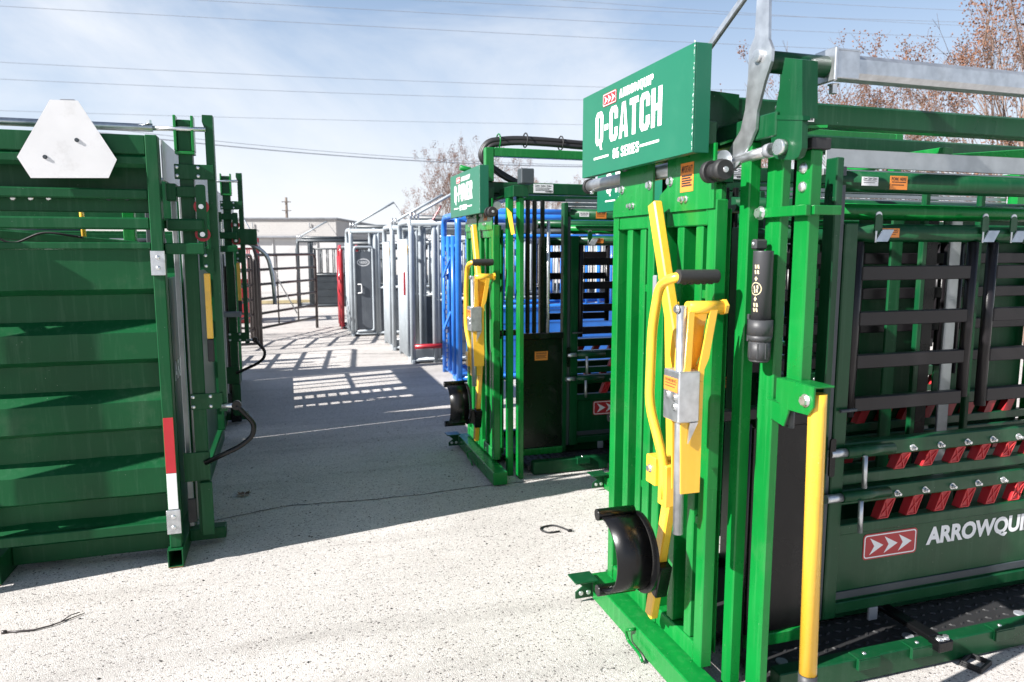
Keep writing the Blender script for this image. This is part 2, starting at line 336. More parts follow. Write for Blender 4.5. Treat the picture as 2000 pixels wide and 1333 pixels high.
def block_text(s, o, ux, uz, wd, ht, material, parent, gap=0.9):
    x = 0.0; pl = []
    for ch in s:
        if ch == ' ': x += 3.0; continue
        g = GLY[ch]; w_ = max(p[0] for q in g for p in q); pl += [[(p[0]+x, p[1]) for p in q] for q in g]; x += w_+gap
    x -= gap; m = M()
    for q in pl: m._add([Vector(o)+ux*(a/x*wd)+uz*(b/10*ht) for a, b in q], [list(range(len(q)))])
    return m.obj('lettering', material, parent)

# ================================================================== SETTING
def ground_material():
    m = bpy.data.materials.new('exposed_aggregate'); m.use_nodes = True; t = m.node_tree; b = t.nodes['Principled BSDF']; l = t.links.new
    geo = t.nodes.new('ShaderNodeNewGeometry')
    def N(typ, **k):
        n = t.nodes.new(typ)
        for a, c in k.items():
            if a in n.inputs: n.inputs[a].default_value = c
            else: setattr(n, a, c)
        return n
    v = N('ShaderNodeTexVoronoi', feature='F1'); v.inputs['Scale'].default_value = 150; l(geo.outputs['Position'], v.inputs['Vector'])
    v2 = N('ShaderNodeTexVoronoi', feature='DISTANCE_TO_EDGE'); v2.inputs['Scale'].default_value = 150; l(geo.outputs['Position'], v2.inputs['Vector'])
    sep = N('ShaderNodeSeparateColor'); l(v.outputs['Color'], sep.inputs['Color'])
    r1 = N('ShaderNodeValToRGB'); e = r1.color_ramp.elements
    e[0].position = 0.0; e[0].color = (0.144, 0.135, 0.131, 1); e[1].position = 1.0; e[1].color = (0.660, 0.625, 0.590, 1)
    for p, c in ((0.035, (0.198, 0.180, 0.171, 1)), (0.075, (0.480, 0.450, 0.424, 1)), (0.55, (0.555, 0.522, 0.492, 1)), (0.8, (0.605, 0.570, 0.537, 1))):
        q = r1.color_ramp.elements.new(p); q.color = c
    l(sep.outputs['Red'], r1.inputs['Fac'])
    ed = N('ShaderNodeMapRange'); ed.inputs['From Max'].default_value = 0.10; ed.inputs['To Min'].default_value = 0.72; ed.inputs['To Max'].default_value = 1.0; l(v2.outputs['Distance'], ed.inputs['Value'])
    mu = N('ShaderNodeMix', data_type='RGBA', blend_type='MULTIPLY'); mu.inputs['Factor'].default_value = 1; l(r1.outputs['Color'], mu.inputs['A']); l(ed.outputs['Result'], mu.inputs['B'])
    n1 = N('ShaderNodeTexNoise'); n1.inputs['Scale'].default_value = 0.7; n1.inputs['Detail'].default_value = 8; l(geo.outputs['Position'], n1.inputs['Vector'])
    s1 = N('ShaderNodeMapRange'); s1.inputs['From Min'].default_value = 0.32; s1.inputs['From Max'].default_value = 0.68; s1.inputs['To Min'].default_value = 0.82; s1.inputs['To Max'].default_value = 1.10; l(n1.outputs['Fac'], s1.inputs['Value'])
    mu2 = N('ShaderNodeMix', data_type='RGBA', blend_type='MULTIPLY'); mu2.inputs['Factor'].default_value = 1; l(mu.outputs['Result'], mu2.inputs['A']); l(s1.outputs['Result'], mu2.inputs['B'])
    n2 = N('ShaderNodeTexNoise'); n2.inputs['Scale'].default_value = 3.2; n2.inputs['Detail'].default_value = 10; n2.inputs['Roughness'].default_value = 0.7; l(geo.outputs['Position'], n2.inputs['Vector'])
    s2 = N('ShaderNodeMapRange'); s2.inputs['From Min'].default_value = 0.55; s2.inputs['From Max'].default_value = 0.74; s2.inputs['To Max'].default_value = 0.34; l(n2.outputs['Fac'], s2.inputs['Value'])
    mu3 = N('ShaderNodeMix', data_type='RGBA'); mu3.inputs['B'].default_value = (0.27, 0.24, 0.215, 1); l(mu2.outputs['Result'], mu3.inputs['A']); l(s2.outputs['Result'], mu3.inputs['Factor'])
    mpv = N('ShaderNodeMapping'); mpv.inputs['Scale'].default_value = (0.35, 4.5, 1); mpv.inputs['Rotation'].default_value = (0, 0, 1.25); l(geo.outputs['Position'], mpv.inputs['Vector'])
    n5 = N('ShaderNodeTexNoise'); n5.inputs['Scale'].default_value = 1.0; n5.inputs['Detail'].default_value = 7; l(mpv.outputs['Vector'], n5.inputs['Vector'])
    s5 = N('ShaderNodeMapRange'); s5.inputs['From Min'].default_value = 0.52; s5.inputs['From Max'].default_value = 0.72; s5.inputs['To Min'].default_value = 1.0; s5.inputs['To Max'].default_value = 0.82; l(n5.outputs['Fac'], s5.inputs['Value'])
    mu4 = N('ShaderNodeMix', data_type='RGBA', blend_type='MULTIPLY'); mu4.inputs['Factor'].default_value = 1; l(mu3.outputs['Result'], mu4.inputs['A']); l(s5.outputs['Result'], mu4.inputs['B']); mu3 = mu4     # old tyre and drag marks
    l(mu3.outputs['Result'], b.inputs['Base Color']); b.inputs['Roughness'].default_value = 0.88; b.inputs['Specular IOR Level'].default_value = 0.3
    hs = N('ShaderNodeMapRange'); hs.inputs['From Max'].default_value = 0.35; l(v2.outputs['Distance'], hs.inputs['Value'])
    ad = N('ShaderNodeMath', operation='MULTIPLY_ADD'); l(hs.outputs['Result'], ad.inputs[0]); ad.inputs[1].default_value = 0.8; l(sep.outputs['Green'], ad.inputs[2])
    bp = N('ShaderNodeBump'); bp.inputs['Strength'].default_value = 0.5; bp.inputs['Distance'].default_value = 0.004; l(ad.outputs['Value'], bp.inputs['Height']); l(bp.outputs['Normal'], b.inputs['Normal'])
    return m
GROUND = ground_material()
gm = M(); xs = [-600, -60, -12, -6, -3, 0, 3, 6, 12, 60, 600]; ys = [-200, -10, 0, 2, 4, 6, 9, 13, 19.2, 60, 900]
gm._add([(x, y, 0) for y in ys for x in xs], [[j*11+i, j*11+i+1, (j+1)*11+i+1, (j+1)*11+i] for j in range(10) for i in range(10)])
ground = gm.obj('ground', GROUND); ground['kind'] = 'structure'

def ribbon(pts, wd, z, jit, seed):
    rnd = random.Random(seed); m = M(); path = []
    for a, b in zip(pts[:-1], pts[1:]):
        a, b = Vector((*a, z)), Vector((*b, z)); n = max(2, int((b-a).length/0.035))
        for k in range(n): path.append(a.lerp(b, k/n))
    path.append(Vector((*pts[-1], z))); vs = []; off = 0
    for i, p in enumerate(path):
        t = (path[min(i+1, len(path)-1)]-path[max(i-1, 0)]).normalized(); nn = Vector((-t.y, t.x, 0))
        off = off*0.8 + rnd.uniform(-jit, jit); ww = wd*rnd.uniform(0.45, 1.4)
        vs += [p+nn*(off-ww/2), p+nn*(off+ww/2)]
    m._add(vs, [[2*i, 2*i+1, 2*i+3, 2*i+2] for i in range(len(path)-1)])
    return m
def g2(x, y): p = pz(x, y); return (p.x, p.y)
for i, (pts, wd) in enumerate([([g2(400, 1022), g2(560, 990), g2(800, 970), g2(1000, 945), g2(1200, 915)], 0.008)]):
    ribbon(pts, wd, 0.003, 0.007, i).obj('pavement_crack', CRACK, ground)
for i, (a, b) in enumerate([((340, 655), (1100, 655)), ((300, 676), (860, 672)), ((300, 690), (800, 692)), ((430, 648), (700, 632)), ((480, 640), (760, 612))]):
    ribbon([g2(*a), g2(*b)], 0.015, 0.003, 0.006, 20+i).obj('slab_joint', CRACK, ground)

# scattered grit and crumbs on the pavement
gr = M(); rnd = random.Random(3)
for i in range(520):
    x, y = rnd.uniform(-2.2, 3.2), rnd.uniform(1.6, 7.5); r = rnd.uniform(0.003, 0.008); a = rnd.uniform(0, 6.3)
    p = [Vector((x+math.cos(a+k*1.57)*r*rnd.uniform(0.6, 1.4), y+math.sin(a+k*1.57)*r*rnd.uniform(0.5, 1.2), 0.001)) for k in range(4)]
    gr._add(p+[Vector((x, y, r*0.9))], [[0, 1, 4], [1, 2, 4], [2, 3, 4], [3, 0, 4]])
o = gr.obj('grit', CRACK); o['kind'] = 'stuff'; tag(o, 'dark crumbs of grit strewn over the pale pavement', 'grit')

# kerb with yellow paint in front of the far wall
kb = empty('kerb', (0, 22, 0), 'long concrete kerb with faded yellow edge before white wall', 'kerb')
ORG = Vector((0, 22, 0))
box(-14, 2.2, 22, 22.9, 0.0, 0.13, c=0.02).obj('kerb_stone', KERB, kb)
box(-14, 2.2, 21.985, 21.997, 0.03, 0.12, c=0.002).obj('kerb_paint', YLINE, kb)

# ---- far white building
def block_material():
    m = mat('painted_block_wall', (0.42, 0.405, 0.39), 0.75, var=0.05, scale=0.8, dirt=(0.42, 0.38, 0.36), damt=0.35, dscale=1.3)
    t = m.node_tree; b = t.nodes['Principled BSDF']; l = t.links.new
    geo = t.nodes.new('ShaderNodeNewGeometry'); sp = t.nodes.new('ShaderNodeSeparateXYZ'); cb = t.nodes.new('ShaderNodeCombineXYZ')
    l(geo.outputs['Position'], sp.inputs['Vector']); l(sp.outputs['X'], cb.inputs['X']); l(sp.outputs['Z'], cb.inputs['Y'])
    br = t.nodes.new('ShaderNodeTexBrick'); br.inputs['Scale'].default_value = 2.5; br.inputs['Mortar Size'].default_value = 0.02
    br.inputs['Color1'].default_value = (1, 1, 1, 1); br.inputs['Color2'].default_value = (0.9, 0.9, 0.9, 1); br.inputs['Mortar'].default_value = (0.25, 0.25, 0.25, 1)
    l(cb.outputs['Vector'], br.inputs['Vector'])
    bp = t.nodes.new('ShaderNodeBump'); bp.inputs['Strength'].default_value = 0.6; bp.inputs['Distance'].default_value = 0.02; l(br.outputs['Color'], bp.inputs['Height']); l(bp.outputs['Normal'], b.inputs['Normal'])
    return m
BLOCK = block_material()
BD = 31.0      # metres in front of the camera; the wall stands square to the lane
def bl(px_, py_): return ((px_-1000)/F_PX*BD/math.cos(PITCH)*0.992, CAM_H+(487.2-py_)/F_PX*BD)
bx1, bz1 = bl(661, 428); bz0 = bl(560, 463)[1]
FWH = Vector((math.sin(YAW), math.cos(YAW), 0))
ORG = Vector((0, 0, 0))
bld = empty('white_building', FWH*BD, 'low white block building with dark coping behind the gates', 'building'); bld.rotation_euler = (0, 0, -YAW)
BY = 0.0
box(-36, bx1, BY, BY+12, bz0, bz1-0.06, c=0.01).obj('parapet', BLOCK, bld)
box(-36.1, bx1+0.06, BY-0.08, BY+12.1, bz1-0.06, bz1+0.02, c=0.01).obj('coping', ROOFG, bld)
box(-36, bx1-0.05, BY+0.12, BY+11.9, 0, bz0-0.001, c=0.01).obj('wall', WALLW, bld)
box(-36, bx1-1.2, BY-0.12, BY-0.003, bz0-0.06, bz0+0.03, c=0.02).obj('gutter', GREYPL, bld)
for k in range(18):
    x = bx1-0.9-k*1.9
    box(x, x+0.05, BY+0.07, BY+0.115, 0, bz0-0.07, c=0.01).obj('wall_rib', WALLW, bld)
for px_ in (500, 610):
    x, z = bl(px_, 442); tube([(x, BY-0.06, z+0.12), (x, BY-0.06, z-0.05), (x+0.05, BY-0.1, z-0.1)], 0.025, 6).obj('wall_bracket', GREYPL, bld)
(xa, za), (xb, zb), (xc, zc) = bl(45, 415), bl(68, 408), bl(95, 415)
m = M()
for p_, q_ in (((xa, za-0.3), (xa, za)), ((xa, za), (xb, zb)), ((xb, zb), (xc, zc)), ((xc, zc), (xc, zc-0.3))):
    m.bar(Vector((p_[0], BY-0.02, p_[1])), Vector((q_[0], BY-0.02, q_[1])), 0.03, 0.04, up=(0, 1, 0), c=0.003)
m.obj('red_gable_outline', REDM, bld)

# ---- utility pole
p = pY(560, 420, 85.0); ph = pY(560, 386, 85.0).z
pole = empty('utility_pole', (p.x, 85, 0), 'lone dark utility pole rising behind the white building', 'utility pole')
ORG = Vector((p.x, 85, 0))
tube([(p.x, 85, 0), (p.x, 85, ph)], 0.20, 8, 0.13).obj('pole', WOOD, pole)
box(p.x-0.5, p.x+0.5, 84.8, 84.86, ph-0.55, ph-0.45).obj('crossarm', WOOD, pole)
box(p.x-0.5, p.x+0.5, 84.8, 84.86, ph-1.5, ph-1.42).obj('crossarm', WOOD, pole)
ORG = Vector((0, 0, 0))

# ---- overhead wires (sagging, strung high beyond the yard)
wires = [((-10, 113), (1180, 164), 34, 'upper'), ((-10, 146), (1180, 190), 34, ''), ((-10, 2), (2010, 105), 30, ''), ((430, -6), (2010, 72), 30, ''), ((860, -6), (2010, 40), 30, ''),
         ((1110, -6), (2010, 50), 32, ''), ((-10, 209), (1260, 240), 40, ''), ((405, 264), (1000, 310), 26, ''), ((405, 272), (1000, 314), 26, ''), ((1300, -20), (2010, 18), 30, '')]
wl = ['long thin wire crossing whole sky below the two top wires', 'thin wire running just under the long sky wire', 'highest thin wire sloping from the left sky corner',
      'thin wire sloping down over the right-hand tree tops', 'thin steep wire meeting the brown treetops', 'pale wire running close beside its steeper neighbour',
      'faint lowest wire passing behind the white triangular plate', 'dark cable sagging towards the smaller green sign', 'thicker dark cable just below its twin by the smaller sign', 'short wire crossing above the brown treetops']
for i, (a, b, Y, _) in enumerate(wires):
    A, B = pY(*a, Y), pY(*b, Y-3 if b[0] > 1500 else Y); d = B-A; A2, B2 = A-d*0.35, B+d*0.35
    pts = []
    for k in range(17):
        t = k/16; q = A2.lerp(B2, t); q.z -= 0.25*4*t*(1-t); pts.append(q)
    ORG = pts[0].copy(); rr = (0.019 if i == 8 else 0.0095)
    o = tube(pts, rr, 5).obj('power_line', WIRE); o.location = ORG; tag(o, wl[i], 'wire', 'overhead wires'); ORG = Vector((0, 0, 0))

# ---- bare crape myrtles with seed heads
def tree_meshes(seed, H=5.6, spread=2.0):
    rnd = random.Random(seed); wood = M(); tips = []
    def grow(p, d, ln, r, lev):
        n = 3; pts = [p]; q = p.copy(); dd = d.copy()
        for k in range(n):
            dd = (dd + Vector((rnd.uniform(-.14, .14), rnd.uniform(-.14, .14), rnd.uniform(-.02, .12)))).normalized(); q = q + dd*ln/n; pts.append(q.copy())
        wood.tube(pts, r, 5 if lev < 2 else 3, r*0.6, cap=False)
        if lev >= 4 and rnd.random() < 0.6:
            for k in range(2):
                e = q + (dd+Vector((rnd.uniform(-.7, .7), rnd.uniform(-.7, .7), rnd.uniform(0, .4)))).normalized()*rnd.uniform(.12, .3); wood.tube([q, e], 0.0028, 3, 0.0018, cap=False)
        if lev >= 4: tips.append((q.copy(), dd)); return
        kids = 3 if lev < 3 else rnd.choice((2, 3, 4))
        for k in range(kids):
            st = pts[-1] if k == 0 or rnd.random() < 0.5 else pts[rnd.choice((1, 2))]
            s = 0.35 if k == 0 else 0.75
            nd = (dd + Vector((rnd.uniform(-s, s), rnd.uniform(-s, s), rnd.uniform(-0.1, 0.35)))).normalized()
            grow(st, nd, ln*rnd.uniform(0.6, 0.85), max(0.0042, r*0.55), lev+1)
    for k in range(4):
        a = k*6.283/4 + rnd.uniform(-.3, .3); s = rnd.uniform(0.18, 0.42)
        grow(Vector((math.cos(a)*0.12, math.sin(a)*0.12, -0.05)), Vector((math.cos(a)*s, math.sin(a)*s, 1)).normalized(), H*0.36, 0.042, 0)
    pods = M()
    for q, d in tips:
        if rnd.random() < 0.38: continue
        for k in range(rnd.randint(22, 40)):
            c = q + Vector((rnd.gauss(0, .06), rnd.gauss(0, .06), rnd.gauss(0.05, .10))); s = rnd.uniform(0.011, 0.024)
            u = Vector((rnd.gauss(0, 1), rnd.gauss(0, 1), rnd.gauss(0, 1))).normalized(); v = u.orthogonal().normalized(); n = u.cross(v)
            pods._add([c+u*s, c+v*s, c-u*s, c-v*s*0.8, c+n*s], [[0, 1, 4], [1, 2, 4], [2, 3, 4], [3, 0, 4]])
    return wood, pods
protos = []
for sd in (11, 22, 33): protos.append(tree_meshes(sd))
tspots = [((2050, 300), 14.6, 0, 1.02), ((1925, 300), 16.0, 1, 0.92), ((1760, 300), 17.0, 2, 0.92), ((1630, 300), 17.0, 0, 0.98), ((1500, 300), 21.0, 1, 0.86), ((1390, 300), 24.0, 2, 0.86),
          ((1005, 390), 27.0, 0, 0.80), ((930, 390), 28.0, 1, 0.92), ((860, 390), 29.0, 2, 0.88), ((1100, 380), 34.0, 1, 0.78), ((2130, 300), 12.0, 2, 1.05)]
tl = ['tall bare crape myrtle with brown seed heads nearest the long galvanised handle', 'bare crape myrtle with pale forked trunk behind the long galvanised handle', 'bare crape myrtle with brown seed heads above the barcode label', 'small bare tree between the silver lever and the galvanised handle', 'small bare tree tops showing beside the flat silver lever', 'bare tree mostly hidden behind the large sign',
      'bare tree with brown pods under the black hose bundle', 'bare multi-stemmed tree directly behind the smaller sign', 'bare twiggy tree standing left of the smaller sign', 'pale bare tree glimpsed between the hose frame and large sign', 'bare tree with dense seed heads at the end of the tree row']
pmesh = [None]*3
for i, (pp, dist, k, sc) in enumerate(tspots):
    d = ray(*pp); d.z = 0; d.normalize(); base = Vector((d.x*dist, d.y*dist, 0))
    t = empty('crape_myrtle', base, tl[i], 'tree', 'bare trees behind the yard'); t.rotation_euler = (0, 0, i*1.7); t.scale = (sc, sc, sc)
    if pmesh[k] is None:
        a = protos[k][0].obj('trunk', BARK, t); b = protos[k][1].obj('crown', SEED, t); pmesh[k] = (a.data, b.data)
    else:
        for nm, me in zip(('trunk', 'crown'), pmesh[k]):
            o = bpy.data.objects.new(nm, me); COL.objects.link(o); o.parent = t
# dry leaf hedge beyond the chutes, seen through the rails
hd = M(); rnd = random.Random(5)
for i in range(9000):
    c = Vector((rnd.uniform(7.2, 22), 0, rnd.uniform(0.02, 1.25))); c.y = 10.5 + rnd.gauss(0, 0.35) + 0.25*math.sin(c.x*1.7); c.x += rnd.gauss(0, 0.2)
    s = rnd.uniform(0.03, 0.07); u = Vector((rnd.gauss(0, 1), rnd.gauss(0, 1), rnd.gauss(0, 1))).normalized(); v = u.orthogonal().normalized()
    hd._add([c+u*s, c+v*s*0.6, c-u*s, c-v*s*0.6], [[0, 1, 2, 3]])
o = hd.obj('dry_hedge', LEAFD); o['kind'] = 'stuff'; tag(o, 'low hedge of rusty brown dead leaves beyond the chutes', 'hedge')

# ---- small litter on the pavement
def litter(name, m, material, loc, label, cat):
    o = m.obj(name, material, org=loc); o.location = loc; return tag(o, label, cat)
pts = [pz(x, y, 0.006) for x, y in ((1093, 1038), (1072, 1041), (1060, 1038), (1054, 1032), (1065, 1028), (1082, 1026), (1098, 1031), (1112, 1037))]
m = tube(smooth_path(pts, 0.03), 0.0055, 6); m.box(pts[-1].x-0.012, pts[-1].x+0.016, pts[-1].y-0.008, pts[-1].y+0.008, 0.001, 0.014, c=0.003)
litter('cable_tie', m, RUBBER, pts[3], 'curled black cable tie lying on the sunlit pavement', 'cable tie')
pts = [pz(x, y, 0.006) for x, y in ((8, 1235), (40, 1233), (65, 1231), (100, 1222), (130, 1211), (165, 1198))]
m = tube(pts, 0.005, 6, 0.002); q = pz(118, 1215, 0.006); m.tube([q, q+Vector((0.03, 0.045, 0.004)), q+Vector((0.06, 0.06, 0.004))], 0.0025, 5)
m.cyl(pts[0]-Vector((0.008, 0, 0)), pts[0]+Vector((0.008, 0, 0)), 0.009, 8); litter('twig', m, PIPE, pts[2], 'thin dark forked twig lying in front of the ribbed green panel', 'twig')
q = pz(476, 968); m = M(); rnd = random.Random(9)
for k in range(7):
    a = k*0.9; c = q + Vector((math.cos(a)*0.012, math.sin(a)*0.012, 0.006)); d = Vector((math.cos(a), math.sin(a), rnd.uniform(0.1, 0.5)))*rnd.uniform(0.03, 0.05); sd = d.cross(ZV).normalized()*0.014
    m._add([c-sd*0.2, c+d*0.5-sd, c+d, c+d*0.5+sd, c+sd*0.2], [[0, 1, 2, 3, 4]])
litter('dead_leaf', m, LEAFD, q, 'crumpled brown dead leaf on the shaded pavement', 'leaf')
q = pz(1905, 1300); m = M()
for k, hw in ((0, 0.052), (1, 0.050), (2, 0.047)):
    z0 = 0.001+k*0.007
    for sx_, sy_, ln, al in ((0, -1, hw, 'x'), (0, 1, hw, 'x'), (-1, 0, 0.034, 'y'), (1, 0, 0.034, 'y')):
        cx, cy = q.x+sx_*(hw-0.005), q.y+sy_*0.034
        if al == 'x': m.box(q.x-ln, q.x+ln, cy-0.005, cy+0.005, z0, z0+0.006, c=0.001)
        else: m.box(cx-0.005, cx+0.005, q.y-0.0285, q.y+0.0285, z0, z0+0.006, c=0.001)
o = litter('rubber_collar', m, RUBBER, q, 'small black rectangular rubber collar lying beside the tread step', 'collar')
o.rotation_euler = (0, 0, 0.35)

# ================================================================== GREEN SQUEEZE CHUTES
def v3(*a): return Vector(a)
def squeeze_chute(label, off, word, series, zs0, zs1, hyd=False, group='green squeeze chutes'):
    global ORG
    root = empty('squeeze_chute', v3(1.30, 2.45, 0)+v3(*off), label, 'squeeze chute', group)
    ORG = v3(1.30, 2.45, 0)
    NX, NY = -XV, -YV
    def P(m, name, material, parent=root, label=None): return m.obj(name, material, parent, label=label)
    # --- base
    P(box(1.285, 1.385, 1.84, 2.93, 0.008, 0.098), 'base_crossbar', GREEN)
    fb = M(); fb.box(1.175, 1.284, 2.80, 2.90, 0.118, 0.126, c=0.002)
    fb.prism([v3(1.185, 2.86, 0.117), v3(1.283, 2.86, 0.117), v3(1.283, 2.86, 0.02), v3(1.20, 2.86, 0.02), v3(1.20, 2.86, 0.05), v3(1.235, 2.86, 0.075)], v3(0, 0.008, 0))
    b = P(fb, 'foot_bracket', DGREEN); m = M()
    for x in (1.225, 1.262): m.bolt((x, 2.8595, 0.045), NY, 0.008, 0.008)
    P(m, 'bolt', ZINC, b)
    hk = [v3(1.284, 2.44, 0.085), v3(1.262, 2.44, 0.085), v3(1.255, 2.47, 0.07), v3(1.262, 2.46, 0.03), v3(1.262, 2.36, 0.028), v3(1.262, 2.33, 0.01)]
    P(tube(smooth_path(hk, 0.015), 0.0065, 8), 'hitch_hook', GREEN)
    for y0 in (1.98, 2.885):
        P(box(1.386 if y0 > 2.5 else 1.62, 3.95, y0, y0+0.06, 0.008, 0.10), 'base_rail', DGREEN)  # darker green: shade on the near rail is put into its colour
    P(box(1.95, 3.95, 2.30, 2.36, 0.062, 0.135), 'inner_rail', DGREEN)
    P(box(1.386, 3.9, 2.361, 2.884, 0.03, 0.058, c=0.003), 'floor_mat', RUBBER)
    mt = P(box(1.60, 3.9, 2.041, 2.299, 0.028, 0.060, c=0.003), 'tread_mat', RUBBER); tm = M(); rr = random.Random(4)
    for i in range(46):
        for j in range(5):
            x, y = 1.64+i*0.049, 2.062+j*0.052; a = (0.6 if (i+j) % 2 else -0.6); u = v3(math.cos(a), math.sin(a), 0); w_ = v3(-math.sin(a), math.cos(a), 0); c = v3(x, y, 0.060)
            ring = [c+u*math.cos(k*1.047)*0.017+w_*math.sin(k*1.047)*0.008 for k in range(6)]
            top = [c+v3(0, 0, 0.005)+u*math.cos(k*1.047)*0.011+w_*math.sin(k*1.047)*0.004 for k in range(6)]
            tm._add(ring+top, [[k, (k+1) % 6, 6+(k+1) % 6, 6+k] for k in range(6)]+[[6, 7, 8, 9, 10, 11]])
    o = P(tm, 'tread_studs', RUBBER, mt); o['kind'] = 'stuff'
    for x in (1.72, 2.32, 2.92):
        m = M(); m.cyl((x, 2.10, 0.058), (x, 2.10, 0.0665), 0.022, 16); o = P(m, 'mat_washer', GREYPL, mt)
    for x in (1.95, 2.2, 2.62, 3.0, 3.4):
        m = M(); m.box(x, x+0.10, 1.965, 1.979, 0.06, 0.101, c=0.002); m.box(x, x+0.10, 1.966, 2.02, 0.1015, 0.1065, c=0.002); b = P(m, 'mat_clip', DGREEN); P(M().dome((x+0.05, 1.995, 0.1065), ZV, 0.008, 0.005), 'bolt', ZINC, b)  # clips share the rail's darker green, shade painted in
    st = M(); st.bar(v3(2.33, 2.26, 0.115), v3(2.33, 1.99, 0.115), 0.055, 0.022); st.box(2.295, 2.365, 1.935, 1.989, 0.085, 0.128, c=0.004); b = P(st, 'step_latch', BLACK)
    m = M(); m.bolt((2.315, 1.955, 0.128), ZV, 0.011, 0.012); m.bolt((2.345, 1.955, 0.128), ZV, 0.011, 0.012); P(m, 'bolt', ZINC, b)
    P(tube(smooth_path([v3(2.22, 2.235, 0.16), v3(2.22, 2.19, 0.16), v3(2.22, 2.19, 0.11)], 0.03), 0.0, 4), 'tab_core', GREYPL) if False else None
    P(M().bar(v3(2.235, 2.20, 0.15), v3(2.235, 2.20, 0.095), 0.045, 0.012, up=(0, 1, 0)), 'stop_tab', GREYPL)
    # --- head gate leaves
    for (y0, y1, nm) in ((2.505, 2.872, 'a'), (2.088, 2.475, 'b')):
        z0, z1 = 0.108, 1.765
        leaf = P(box(1.436, 1.4415, y0+0.03, y1-0.03, z0+0.03, z1-0.03, c=0.002), 'head_gate_leaf', GREEN)
        sw = 0.052
        P(box(1.36, 1.407, y0, y0+sw, z0, z1), 'stile', GREEN, leaf); P(box(1.36, 1.435, y1-sw, y1, z0, z1), 'stile', GREEN, leaf)
        P(box(1.363, 1.435, y0+sw+0.001, y1-sw-0.001, z1-0.085, z1-0.001), 'top_rail', GREEN, leaf); P(box(1.363, 1.435, y0+sw+0.001, y1-sw-0.001, z0+0.001, z0+0.07), 'bottom_rail', GREEN, leaf)
        iw = (y1-y0-2*sw)
        for fr in (0.36, 0.80):
            yc = y1-sw-iw*fr
            P(box(1.366, 1.4355, yc-0.022, yc+0.022, z0+0.072, z1-0.087), 'rib', GREEN, leaf)
        for zz in (0.62, 1.43): P(box(1.372, 1.3955, y0+sw+0.002, y0+sw+0.05, zz, zz+0.03, c=0.002), 'gusset', GREEN, leaf)
        rb = random.Random(int(y0*1000))
        for (ya, za), (yb, zb2) in (((y0+sw, z1-0.085), (y0+sw, z1)), ((y1-sw, z1-0.085), (y1-sw, z1)), ((y0+sw, z0), (y0+sw, z0+0.07)), ((y1-sw, z0), (y1-sw, z0+0.07))):
            wb = M(); n_ = 9; wb.tube([v3(1.3615+rb.uniform(-.001, .001), ya+(yb-ya)*k/n_+rb.uniform(-.0015, .0015), za+(zb2-za)*k/n_) for k in range(n_+1)], 0.0035, 6); P(wb, 'weld_bead', GREEN, leaf)
        # hanger plate with bolts
        hp = P(M().prism([v3(1.352, y0-0.004+0.008, 1.735), v3(1.352, y1-0.01, 1.735), v3(1.352, y1-0.02, 1.80), v3(1.352, y1-0.075, 1.825), v3(1.352, y1-0.075, 1.945), v3(1.352, y0+0.004, 1.945)], v3(0.008, 0, 0)), 'hanger_plate', GREEN, leaf)
        m = M()
        for yy, zz, r in ((y0+0.03, 1.845, 0.013), (y1-0.10, 1.845, 0.013), ((y0+y1)/2+0.012, 1.775, 0.009), ((y0+y1)/2-0.016, 1.775, 0.009)): m.bolt((1.352, yy, zz), NX, r, 0.014)
        P(m, 'bolt', ZINC, leaf)
    sticker(v3(1.3515, 2.305, 1.80), -YV, ZV, 0.085, 0.10, NX, root, 'IMPORTANT!', lines=5)
    P(box(1.356, 1.374, 2.477, 2.503, 1.05, 1.50, c=0.008), 'rubber_strip', GREYPL)
    # --- slide rail, rollers
    rail = P(cyl((1.392, 2.10, 1.895), (1.392, 3.19, 1.895), 0.029, 18), 'slide_rail', GALV)
    P(cyl((1.392, 3.191, 1.895), (1.392, 3.212, 1.895), 0.036, 18), 'rail_end_cap', RUBBER, rail); P(M().bolt((1.38, 3.15, 1.868), -ZV, 0.009, 0.012), 'bolt', ZINC, rail)
    m = M()
    m.tube([(1.335, 2.10, 1.85), (1.335, 2.075, 1.85)], 0.036, 18); m.tube([(1.335, 2.0745, 1.85), (1.335, 2.031, 1.85)], 0.026, 16); m.tube([(1.335, 2.0305, 1.85), (1.335, 2.005, 1.85)], 0.036, 18, 0.031)
    P(m, 'roller', RUBBER, rail); P(M().bolt((1.335, 2.005, 1.85), NY, 0.007, 0.008), 'roller_bolt', ZINC, rail)
    P(tube(smooth_path([v3(1.345, 2.73, 1.975), v3(1.335, 2.73, 1.925), v3(1.335, 2.70, 1.93)], .02), 0.014, 8), 'clamp', CHAR, rail)
    # --- sign box
    ys0, ys1, xs = 2.10, 3.01, 1.27
    m = M(); m.box(xs, xs+0.005, ys0, ys1, zs0, zs1, c=0.002); m.box(xs+0.0055, xs+0.062, ys0, ys0+0.005, zs0, zs1, c=0.002); m.box(xs+0.0055, xs+0.062, ys1-0.005, ys1, zs0, zs1, c=0.002)
    m.box(xs+0.0055, xs+0.03, ys0+0.006, ys1-0.006, zs0, zs0+0.005, c=0.002); sg = P(m, 'sign_panel', SIGN)
    P(box(xs+0.063, xs+0.11, 2.13, 2.18, zs0+0.02, 2.02, c=0.003), 'sign_bracket', DGREEN, sg); P(box(xs+0.063, xs+0.11, 2.86, 2.91, zs0+0.02, 2.02, c=0.003), 'sign_bracket', DGREEN, sg)
    hz = zs1-zs0; o0 = v3(xs-0.0008, 0, 0); U = -YV
    def sp(fy, fz): return v3(xs-0.0010, ys1-fy*(ys1-ys0), zs0+fz*hz)
    arrow_logo(sp(0.235, 0.775), U, ZV, 0.125, hz*0.145, sg, NX, red=MATS['red_vinyl'])
